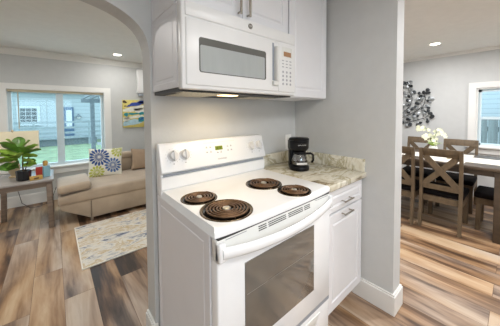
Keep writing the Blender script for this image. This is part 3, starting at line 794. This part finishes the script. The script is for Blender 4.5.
def throw_pillow():
    w = .44; h = .43; d = .13
    loc = Vector((.155, 2.69, .603)); R = Matrix.Translation(loc) @ Matrix.Rotation(math.radians(-10), 4, 'Z') @ Matrix.Rotation(math.radians(-14), 4, 'X') @ Matrix.Rotation(math.radians(2), 4, 'Y')
    t = thing('throw_pillow', 'cream throw pillow with navy and lime starburst flowers on the sofa', 'pillow', loc)
    obj('cover', pillow_mb(w, h, d).xf(R), M_PILW, t)
    def burst(cx, cz, r, np_, m, r0=.18, inner=True):
        mb = MB()
        for ring, (ra, rb, wd, off) in enumerate(((.42, 1.0, .17, 0), (.12, .48, .13, .5))):
            for k in range(np_):
                a = 2 * PI * (k + off) / np_; da = (1.0 if ring == 0 else .95) * PI / np_
                pr = []
                for (q, sgn) in ((ra, 0), ((ra + rb) * .55, 1), (rb, .45), (rb, -.45), ((ra + rb) * .55, -1)):
                    aa = a + sgn * da * .85; pr.append((cx + r * q * math.cos(aa), cz + r * q * math.sin(aa)))
                pr = [(x, z) for x, z in pr]
                pr = [(max(-.98, min(.98, 2 * x / w)), max(-.98, min(.98, 2 * z / h))) for x, z in pr]
                fr_ = [pil_pt(a_, b_, w, h, d) for a_, b_ in pr]
                mb.add(fr_, [list(range(5))])
        mb.xf(R); obj('flower_print', mb, m, t)
    burst(-.085, .085, .135, 16, M_PBLUE); burst(.10, -.05, .112, 14, M_PBLUE2); burst(-.11, -.145, .10, 12, M_PGRN); burst(.17, .17, .10, 12, M_PGRN)
throw_pillow()
loc = Vector((.70, 2.73, .58))
tag(obj('throw_pillow', pillow_mb(.40, .34, .13).xf(Matrix.Translation(loc) @ Matrix.Rotation(math.radians(8), 4, 'Z') @ Matrix.Rotation(math.radians(-15), 4, 'X') @ Matrix.Rotation(math.radians(6), 4, 'Y')), M_PILT), 'plain tan throw pillow at the right end of the sofa', 'pillow')

# rug
t = thing('area_rug', 'cream, gold and blue abstract area rug in front of the sofa', 'rug', (.46, 1.54, 0))
obj('pile', MB().box(-.265, 1.18, 1.075, 2.0, .001, .009), M_RUG, t)
rb = MB()
for a in ((-.275, -.265, 1.065, 2.01), (1.18, 1.19, 1.065, 2.01), (-.265, 1.18, 1.065, 1.075), (-.265, 1.18, 2.0, 2.01)): rb.box(*a, .001, .010)
obj('binding', rb, M_RUGB, t)

# side table
def side_table():
    x0, x1, y0, y1, z = -.955, -.44, 2.20, 2.84, .575
    t = thing('side_table', 'weathered wood side table left of the sofa', 'side table', ((x0 + x1) / 2, (y0 + y1) / 2, 0))
    obj('tabletop', MB().box(x0, x1, y0, y1, z - .024, z, bev=.003), M_TABLET, t)
    a = MB(); i = .03
    a.box(x0 + i, x1 - i, y0 + i, y0 + i + .02, z - .085, z - .024); a.box(x0 + i, x1 - i, y1 - i - .02, y1 - i, z - .085, z - .024)
    a.box(x0 + i, x0 + i + .02, y0 + i, y1 - i, z - .085, z - .024); a.box(x1 - i - .02, x1 - i, y0 + i, y1 - i, z - .085, z - .024)
    obj('apron', a, M_TABLEW, t)
    for x, sx in ((x0 + .045, -1), (x1 - .045, 1)):
        for y in (y0 + .045, y1 - .045):
            obj('leg', MB().bar((x, y, z - .024), (x + sx * .012, y, 0), .05, .05, (0, 1, 0), bev=.003), M_TABLEW, t)
side_table()
TZ = .575
# fiddle leaf plant in a black pot
def plant():
    c = Vector((-.700, 2.36, TZ + .001))
    t = thing('potted_plant', 'broad-leaved green plant in a black pot on the side table', 'plant', c)
    obj('pot', MB().lathe([(.055, 0), (.062, .004), (.067, .10), (.068, .112), (.063, .112), (.060, .098), (.001, .098)], c, 8, smooth=False), M_POT, t)
    obj('soil', MB().lathe([(.001, .100), (.060, .099), (.060, .095)], c, 16), M_SOIL, t)
    sm = MB(); sm.tube([c + Vector((0, 0, .09)), c + Vector((-.005, 0, .18)), c + Vector((0, 0, .31))], .007, 8)
    sm.tube([c + Vector((.01, 0, .09)), c + Vector((.03, -.01, .18)), c + Vector((.05, 0, .26))], .005, 8); obj('stem', sm, M_STEM, t)
    # leaves: base height, angle in view plane, length, elevation
    specs = [(.25, 200, .20, 30, 1), (.27, 185, .22, 50, 0), (.29, 160, .20, 62, 1), (.30, 110, .19, 68, 0), (.30, 40, .16, 58, 1), (.27, 15, .18, 38, 1),
             (.25, -5, .19, 26, 0), (.23, -20, .16, 12, 1), (.20, 195, .20, 12, 1), (.15, 205, .18, 0, 0), (.18, 0, .13, 8, 0), (.13, -25, .15, 14, 1), (.22, 255, .19, 28, 1), (.27, 295, .16, 42, 0),
             (.17, 235, .17, 5, 0), (.18, 318, .16, 12, 1), (.12, 180, .15, 5, 0), (.24, 225, .20, 20, 1)]
    for z, ang, ln, el, lt in specs:
        a, e = math.radians(ang), math.radians(el)
        d = Vector((math.cos(a) * math.cos(e), math.sin(a) * math.cos(e), math.sin(e))); side = Vector((-math.sin(a), math.cos(a), 0)); upv = d.cross(side)
        if upv.z < 0: upv = -upv
        side = (side + upv * random.choice((-.7, .7, -.4, .5))).normalized(); upv = d.cross(side).normalized()
        if upv.z < 0: upv = -upv
        base = c + Vector((-.02, 0, z + .025)); wd = ln * .33
        def fn(u, v):
            w = wd * (math.sin(PI * min(1, u ** 1.15 * .97 + .03)) ** .6) * (1 + .10 * u); s_ = 2 * v - 1
            return base + d * (ln * (.12 + .88 * u)) + side * (w * s_) + upv * (.018 * abs(s_) - .16 * ln * u * u + .004 * math.sin(u * 16) * abs(s_))
        lf = MB(); lf.grid(fn, 12, 6)
        lf.tube([base, base + d * ln * .15], .0025, 5)
        obj('leaf', lf, M_LEAF2 if lt else M_LEAF, t)
plant()
# table lamp with a rectangular shade
c = Vector((-.80, 2.62, TZ + .001))
t = thing('table_lamp', 'table lamp with rectangular cream shade behind the potted plant', 'lamp', c)
obj('base', MB().lathe([(.05, 0), (.05, .010), (.028, .02), (.050, .07), (.058, .13), (.040, .20), (.012, .235), (.010, .30)], c, 24), M_CORK, t)
sh = MB()
for (a0, a1, b0, b1) in ((-.23, .23, -.115, -.112), (-.23, .23, .112, .115), (-.23, -.227, -.112, .112), (.227, .23, -.112, .112)): sh.box(c.x + a0, c.x + a1, c.y + b0, c.y + b1, TZ + .315, TZ + .545)
obj('lamp_shade', sh, M_SHADE, t)
obj('shade_spider', MB().tube([c + Vector((0, 0, .30)), c + Vector((0, 0, .54))], .005, 6).bar(c + Vector((-.228, 0, .535)), c + Vector((.228, 0, .535)), .006, .004), M_CHROME, t)
obj('finial', MB().lathe([(.004, .54), (.012, .55), (.010, .565), (.001, .572)], c, 12), M_CORK, t)
# small things on the table
tag(obj('red_book', MB().box(-.600, -.535, 2.395, 2.415, TZ + .001, TZ + .125).xf(Matrix.Identity(4)), M_RED), 'small red hardcover standing on the side table', 'book')
tag(obj('blue_book', MB().prism([(-.528, 2.36), (-.470, 2.40), (-.482, 2.418), (-.540, 2.378)], 'z', TZ + .001, TZ + .130), M_BLUEC), 'small pale blue hardcover standing beside the red one', 'book')
tag(obj('wooden_figure', MB().lathe([(.022, 0), (.024, .01), (.016, .05), (.020, .12), (.026, .155), (.020, .178), (.001, .182)], (-.515, 2.50, TZ + .001), 14), M_YEL), 'small tan wooden figure standing behind the two little books', 'figurine')
t = thing('wooden_tray_box', 'low honey-coloured wooden box lying in front of the red book', 'box', (-.6, 2.3, TZ))
Rb = Matrix.Translation((-.595, 2.30, TZ + .001)) @ Matrix.Rotation(math.radians(12), 4, 'Z')
obj('box', MB().box(-.055, .055, -.022, .022, 0, .042, bev=.003).xf(Rb), M_YEL, t)
obj('label_plate', MB().box(-.020, .022, -.0235, -.0215, .010, .026).xf(Rb), M_STEM, t)
tag(obj('power_cord', MB().tube([(-.82, 2.83, .46), (-.80, 2.95, .30), (-.78, 3.05, .12), (-.70, 3.1, .02), (-.6, 3.12, .012), (-.48, 3.2, .03), (-.42, 3.32, .2)], .0035, 6), M_CORD), 'thin dark lamp cord drooping behind the side table', 'cord')

# painting
def painting():
    x0, x1, z0, z1, y = .530, .935, 1.075, 1.575, LY - .003
    t = thing('abstract_painting', 'abstract painting of yellow, blue, teal and white on the living room wall', 'painting', ((x0 + x1) / 2, y, z0))
    cols = [mat('paint_%s' % n, c, .6, noise=.15, scale=25) for n, c in (('yellow', (.66, .56, .16)), ('cobalt', (.03, .07, .36)), ('teal', (.02, .26, .30)), ('cream', (.78, .78, .68)), ('sky', (.42, .62, .70)), ('umber', (.08, .05, .02)))]
    obj('canvas', MB().box(x0, x1, y - .030, y, z0, z1, bev=.002), cols[0], t)
    sw = MB(); yy = y - .0305
    def blob(cx, cz, rx, rz, mi, rot=0, sd=0, k=0):
        rnd = random.Random(sd); n = 22; vs = []; ph = [rnd.uniform(0, 6) for _ in range(3)]
        for i in range(n):
            a = 2 * PI * i / n; q = 1 + .18 * math.sin(2 * a + ph[0]) + .12 * math.sin(3 * a + ph[1]) + .08 * math.sin(5 * a + ph[2])
            u, v = rx * q * math.cos(a), rz * q * math.sin(a)
            X, Z = cx + u * math.cos(rot) - v * math.sin(rot), cz + u * math.sin(rot) + v * math.cos(rot)
            X = min(.995, max(.005, X)); Z = min(.995, max(.005, Z))
            vs.append((x0 + X * (x1 - x0), yy - .0004 * k, z0 + Z * (z1 - z0)))
        sw.add(vs, [list(range(n))], mi)
    blob(.45, .68, .45, .10, 3, .12, 1, 1); blob(.75, .62, .3, .09, 3, -.1, 2, 1); blob(.35, .18, .38, .12, 4, .1, 3, 1); blob(.12, .30, .14, .10, 3, 0, 8, 1); blob(.5, .38, .35, .06, 3, .1, 13, 1)
    blob(.62, .87, .30, .08, 1, .16, 4, 2); blob(.30, .80, .16, .035, 1, .3, 5, 3); blob(.85, .93, .2, .07, 1, 0, 12, 2)
    blob(.13, .47, .10, .06, 2, 0, 6, 3); blob(.42, .50, .20, .045, 2, .06, 7, 3); blob(.82, .51, .16, .055, 2, .15, 9, 3)
    blob(.80, .29, .19, .09, 2, .35, 10, 3); blob(.78, .30, .08, .03, 1, .35, 14, 4); blob(.08, .93, .08, .05, 5, 0, 11, 3); blob(.10, .78, .05, .02, 5, 0, 15, 3)
    obj('paint_strokes', sw, cols, t)
painting()
# wall unit at the top right of the living room wall
t = thing('wall_air_conditioner', 'white wall-mounted air unit high on the living room wall', 'air conditioner', (1.0, LY, 1.66))
obj('housing', MB().box(.775, 1.22, LY - .10, LY, 1.70, 2.14, bev=.015), M_PLASTIC, t)
obj('outlet_louvre', MB().box(.79, 1.20, LY - .085, LY - .01, 1.655, 1.70, bev=.006), M_GREYGAP, t)

# ------------------------------------------------------------------ dining room
def make_chair(label):
    t = thing('dining_chair', label, 'chair', (0, 0, 0), 'cross-back dining chairs')
    hw = .19
    for s_ in (-1, 1):                              # rear legs run up as back posts
        lg = MB(); x = s_ * (hw - .016)
        pts = [(-.265, 0), (-.228, .25), (-.218, .45), (-.232, .70), (-.262, .905)]
        vs = []; w = .0155
        for y, z in pts:
            q = .022 if z else .018
            vs += [(x - w, y - q, z), (x + w, y - q, z), (x + w, y + q, z), (x - w, y + q, z)]
        fs = [(i * 4 + k, i * 4 + (k + 1) % 4, i * 4 + 4 + (k + 1) % 4, i * 4 + 4 + k) for i in range(4) for k in range(4)] + [(3, 2, 1, 0), (16, 17, 18, 19)]
        lg.add(vs, fs); obj('leg', lg, M_CHAIRW, t)
        obj('leg', MB().bar((s_ * (hw - .022), .195, .30), (s_ * (hw - .022), .20, 0), .042, .042, (0, 1, 0), bev=.002), M_CHAIRW, t)
    fr = MB(); fr.box(-hw + .005, hw - .005, -.215, -.195, .300, .365); fr.box(-hw, hw, .185, .22, .30, .365)
    for s_ in (-1, 1): fr.box(s_ * (hw - .028), s_ * hw, -.2, .2, .30, .365)
    obj('seat_frame', fr, M_CHAIRW, t)
    obj('seat', MB().box(-hw - .005, hw + .005, -.198, .235, .366, .425, bev=.022, seg=4), M_SEAT, t)
    tr = MB(); tr.prism([(-.248, .825), (-.226, .825), (-.252, .915), (-.276, .915)], 'x', -hw, hw, bev=.002); obj('top_rail', tr, M_CHAIRW, t)
    lr = MB(); lr.prism([(-.236, .450), (-.212, .450), (-.215, .505), (-.239, .505)], 'x', -hw + .03, hw - .03); obj('lower_rail', lr, M_CHAIRW, t)
    for s_ in (-1, 1):
        obj('cross_slat', MB().bar((-s_ * (hw - .045), -.226 + s_ * .003, .50), (s_ * (hw - .045), -.238 + s_ * .003, .83), .060, .016, (0, 1, 0)), M_CHAIRW, t)
    return t
# chairs on the kitchen side face +x (rotation -90 degrees)
ch = make_chair('wooden cross-back dining chair nearest the camera, fully visible, its back to the kitchen')
ch.location = (3.075, -.755, 0); ch.rotation_euler = (0, 0, -PI / 2)
dup(ch, (3.035, -.335, 0), -PI / 2, 'cross-back dining chair partly hidden by the end of the partition wall')
dup(ch, (3.87, -.755, 0), PI / 2, 'cross-back dining chair across the table, in front of the wall and window')
dup(ch, (3.87, -.285, 0), PI / 2, 'cross-back dining chair across the table behind the orchid, left of its neighbour')
dup(ch, (3.345, -1.235, 0), 0.0, 'dining chair at the right end of the table, only seat and front legs in view')

def dining_table():
    x0, x1, y0, y1, z = 2.90, 3.78, -1.245, .45, .757
    t = thing('dining_table', 'dark wood rectangular dining table with thick square legs', 'table', ((x0 + x1) / 2, (y0 + y1) / 2, 0))
    obj('tabletop', MB().box(x0, x1, y0, y1, z - .035, z, bev=.004), M_DTABLE, t)
    a = MB(); i = .045
    a.box(x0 + i, x0 + i + .02, y0 + i, y1 - i, z - .095, z - .035); a.box(x1 - i - .02, x1 - i, y0 + i, y1 - i, z - .095, z - .035)
    a.box(x0 + i, x1 - i, y0 + i, y0 + i + .02, z - .095, z - .035); a.box(x0 + i, x1 - i, y1 - i - .02, y1 - i, z - .095, z - .035)
    obj('apron', a, M_DTABLE, t)
    for x in (x0 + .06, x1 - .06):
        for y in (y0 + .045, y1 - .06): obj('leg', MB().box(x - .035, x + .035, y - .035, y + .035, 0, z - .035, bev=.003), M_DTABLE, t)
dining_table()
DZ = .758
t = thing('table_runner', 'cream table runner with tan squares down the dining table', 'table runner', (3.3, -.3, DZ))
obj('cloth', MB().box(3.12, 3.48, -1.20, .42, DZ, DZ + .003), M_CLOTH, t)
sq = MB()
for (x, y) in ((3.21, -.82), (3.40, -.80), (3.24, -.12), (3.41, -.12)): sq.box(x - .055, x + .055, y - .07, y + .07, DZ + .003, DZ + .004)
obj('tan_squares', sq, M_TAN, t)
for (x, y, lb) in ((3.045, -.74, 'pale placemat on the table in front of the nearest chair'), (3.62, -.76, 'pale placemat at the far side of the dining table by the window')):
    tag(obj('placemat', MB().box(x - .10, x + .06, y - .19, y + .19, DZ, DZ + .003), M_CLOTH), lb, 'placemat', 'pale placemats on the dining table')

def orchid():
    c = Vector((3.36, -.585, DZ + .005))
    t = thing('potted_orchid', 'cream white orchid in a white vase on the dining table', 'flower arrangement', c)
    obj('vase', MB().lathe([(.030, 0), (.034, .003), (.050, .05), (.046, .10), (.036, .12), (.033, .12), (.042, .10), (.001, .09)], c, 20), M_VASE, t)
    lv = MB()
    for k in range(9):
        a = k * 2 * PI / 9 + .3; d = Vector((math.cos(a), math.sin(a), 0)); s_ = Vector((-d.y, d.x, 0)); ln = random.uniform(.09, .15)
        def fn(u, v):
            return c + Vector((0, 0, .10)) + d * (ln * u) * (.7) + s_ * (.022 * math.sin(PI * min(1, u * .9 + .08)) * (2 * v - 1)) + Vector((0, 0, .12 * u - .06 * u * u))
        lv.grid(fn, 6, 2)
    obj('leaves', lv, M_LEAF2, t)
    e1 = Vector((-.2, .98, 0)).normalized()     # image-left direction, roughly along the table
    sprays = [[(0, 0, .10), (.03, .02, .22), (.09, .03, .30), (.15, .03, .31), (.18, .03, .29)], [(0, 0, .10), (-.01, .0, .20), (-.04, -.02, .27), (-.09, -.02, .26), (-.11, -.02, .23)], [(0, 0, .1), (.03, -.02, .18), (.07, -.03, .22), (.10, -.03, .20)]]
    sm = MB(); heads = []
    for sp in sprays:
        pts = [c + e1 * a + Vector((1, 0, 0)) * b + Vector((0, 0, z * 1.15)) for a, b, z in sp]; sm.tube(pts, .0025, 5)
        for i in range(1, len(pts)):
            heads += [pts[i], (pts[i] + pts[i - 1]) / 2]
    obj('flower_stems', sm, M_LEAF, t)
    fw = MB()
    for h in heads:
        for _ in range(2):
            p = h + Vector([random.uniform(-.03, .03) for _ in range(3)])
            n_ = Vector((-1 + random.uniform(-.5, .5), -.4 + random.uniform(-.5, .5), random.uniform(-.3, .4))).normalized()
            u = n_.orthogonal().normalized(); v = n_.cross(u)
            for k in range(5):
                a = 2 * PI * k / 5; d = u * math.cos(a) + v * math.sin(a); s_ = n_.cross(d)
                fw.add([p, p + d * .012 + s_ * .011 + n_ * .003, p + d * .027 + n_ * .004, p + d * .012 - s_ * .011 + n_ * .003], [(0, 1, 2, 3)])
            fw.ball(p + n_ * .003, .005, 6)
    obj('blossoms', fw, M_CREAMF, t)
orchid()

def metal_tree():
    x = DX - .02
    t = thing('metal_wall_art', 'dark metal branch sculpture with round leaves on the dining wall', 'wall art', (x, -.05, 1.2))
    br = MB(); lf = MB(); lf2 = MB(); rnd = random.Random(5)
    def leafdisc(p, r, mb):
        R = Matrix.Rotation(rnd.uniform(-.3, .3), 3, 'Y') @ Matrix.Rotation(rnd.uniform(-.3, .3), 3, 'Z') @ Matrix.Rotation(rnd.uniform(0, PI), 3, 'X')
        mb.ball(p + Vector((-.012, 0, 0)), r, 10, sc=(.12, .80, 1.0), rot=R)
    # three boughs rising from the north; twigs with round leaves branch off along each
    boughs = [[(.50, 1.02), (.28, 1.18), (.10, 1.30), (-.02, 1.42), (-.06, 1.56), (.0, 1.70), (.03, 1.84)],
              [(.50, 1.02), (.22, 1.16), (.02, 1.26), (-.12, 1.34), (-.22, 1.44), (-.25, 1.56), (-.22, 1.66)],
              [(.50, .98), (.24, 1.06), (.06, 1.12), (-.10, 1.17), (-.24, 1.22), (-.32, 1.30)],
              [(.50, 1.05), (.30, 1.30), (.18, 1.50), (.12, 1.68), (.10, 1.86)]]
    for bo in boughs:
        P3 = [Vector((x, y, z)) for y, z in bo]; br.tube(P3, .006, 6, rs=[.010 - .008 * i / len(P3) for i in range(len(P3))])
        for i in range(1, len(P3)):
            for q in (.0, .5):
                base = P3[i - 1].lerp(P3[i], q + .3); dd = (P3[i] - P3[i - 1]).normalized()
                for sg_ in (-1, 1):
                    if base.z < 1.12 and base.y > .1: continue
                    nn = Vector((0, -dd.z, dd.y)) * sg_
                    tip = base + (dd * rnd.uniform(.3, .8) + nn).normalized() * rnd.uniform(.06, .10)
                    if tip.y < -.36: tip.y = -.35
                    br.tube([base, tip], .0025, 5)
                    leafdisc(tip, rnd.uniform(.026, .036), lf if rnd.random() < .5 else lf2)
                    m_ = base.lerp(tip, .4) + nn * .01 + dd * .035
                    if rnd.random() < .6: leafdisc(m_, rnd.uniform(.022, .03), lf if rnd.random() < .4 else lf2)
        leafdisc(P3[-1], .034, lf)
    obj('branches', br, M_IRON, t); obj('dark_leaves', lf, M_IRON, t); obj('pewter_leaves', lf2, M_IRON2, t)
metal_tree()

# ------------------------------------------------------------------ outside
struct('ground', MB().box(-14, 16, LY + .16, 30, -.35, -.30).box(4.66, 16, -14, LY + .16, -.35, -.30), M_GRASS, 'green lawn outside the windows')
HY = 16.0
def P(px, py, y=HY):      # photograph point on a plane of constant y (used only to lay out the far house)
    d = _f + _r * ((px - 250) / F_PX) - _u * ((py - 163 + 41.96) / F_PX); o_ = M.translation
    k = (y - o_.y) / d.y; return o_.x + d.x * k, o_.z + d.z * k
def far_house():
    t = thing('neighbouring_house', 'pale blue clapboard house seen through the living room window', 'house', (-1, HY, -.3))
    obj('wall', MB().box(-6, 6, HY, HY + 4, -.3, 2.62), M_SIDING, t)
    obj('fascia', MB().box(-6.3, 6.3, HY - .35, HY + .05, 2.50, 2.72), M_WTRIM, t)
    obj('roof', MB().prism([(HY - .4, 2.72), (HY + 4.2, 5.0), (HY + 4.2, 4.9), (HY - .4, 2.60)], 'x', -6.3, 6.3), M_ROOF, t)
    xa, zt = P(19.5, 108); xb, zb = P(37.5, 123)
    w = obj('window', MB().box(xa - .12, xb + .12, HY - .05, HY, zb - .12, zt + .12), M_WTRIM, t)
    pn = MB(); nx, nz = 3, 4
    for i in range(nx):
        for j in range(nz):
            pn.box(xa + (xb - xa) * (i + .06) / nx, xa + (xb - xa) * (i + .94) / nx, HY - .062, HY - .05, zb + (zt - zb) * (j + .08) / nz, zb + (zt - zb) * (j + .92) / nz)
    obj('pane', pn, M_FARWIN, w)
    xa, zt = P(63.5, 107); xb, zb = P(75, 150)
    d = obj('door', MB().box(xa, xb, HY - .06, HY, -.1, zt), M_BLUED, t)
    obj('door_pane', MB().box(xa + (xb - xa) * .22, xb - (xb - xa) * .2, HY - .07, HY - .06, P(66, 127)[1], zt - .18), M_SIDING2, d)
    lx, lz = P(78.5, 117)
    l = obj('wall_lantern', MB().lathe([(.02, .16), (.15, .02), (.15, 0), (.10, 0)], (lx, HY - .16, lz), 12).box(lx - .03, lx + .03, HY - .16, HY, lz + .14, lz + .18), M_PORCH, t)
    obj('lantern_glass', MB().ball((lx, HY - .16, lz - .03), .09, 10), M_VASE, l)
    # porch rail: horizontal boards and posts in front of the house
    r = MB(); yr = HY - 2.2
    for zc in (.90, .62, .36, .12):
        r.box(-4.5, 3.2, yr, yr + .04, zc - .055, zc + .055)
    for k in range(8): r.box(-4.5 + k * 1.1, -4.42 + k * 1.1, yr - .02, yr + .06, -.3, .97)
    obj('porch_rail', r, M_RAIL, t)
    st = MB(); st.box(-1.6, 1.4, yr + .2, HY, -.3, .02); obj('porch_step', st, M_PORCH, t)
far_house()
# own porch pergola on the right of the view
def pergola():
    t = thing('porch_pergola', 'grey wooden pergola with slatted roof just outside the window', 'pergola', (.6, 6, -.3))
    for (x, y) in ((.345, 5.8), (.62, 5.6), (1.9, 5.8), (1.9, 3.75)):
        obj('post', MB().box(x - .045, x + .045, y - .045, y + .045, -.3, 1.62), M_PORCH, t)
    b = MB(); b.bar((.12, 5.85, 1.66), (2.1, 5.75, 1.66), .06, .10); b.bar((2.0, 3.6, 1.66), (2.0, 6.2, 1.66), .06, .10); obj('beam', b, M_PORCH, t)
    s_ = MB()
    for k in range(11): s_.bar((.18 + k * .17, 6.15, 1.74), (.30 + k * .17, 3.8, 1.80), .04, .05)
    obj('rafters', s_, M_PORCH, t)
    r = MB()
    for zc in (.55, .35, .15): r.box(.42, 1.9, 5.78, 5.82, zc - .03, zc + .03)
    obj('railing', r, M_WTRIM, t)
pergola()
struct('bounce_ground', MB().box(-6, 6, 3.52, 7.2, -.30, -.27).box(4.67, 6.4, -6, 3.5, -.30, -.27), M_BOUNCE, 'unseen pale ground outside the windows, added to bounce sky light indoors')  # added slab out of view, bounces sky light onto the ceilings
t = thing('side_yard_house', 'grey blue clapboard wall seen through the dining room window', 'house', (8, -1, -.3))
obj('wall', MB().box(8.0, 8.4, -8, 3, -.3, 4.5), M_SIDING2, t)
lv = MB(); lv.box(7.97, 8.0, -1.35, -1.05, 1.65, 2.0); o_ = obj('vent_louvre', lv, M_FARWIN, t)
t = thing('board_fence', 'grey vertical board fence outside the dining room window', 'fence', (6.5, -1, -.3))
fb = MB()
for k in range(70): fb.box(6.50, 6.525, -8 + k * .155, -8 + k * .155 + .142, -.3, 1.18)
obj('fence_boards', fb, M_FENCE, t); obj('fence_rail', MB().box(6.525, 6.57, -8, 2.85, .9, 1.0), M_FENCE, t)
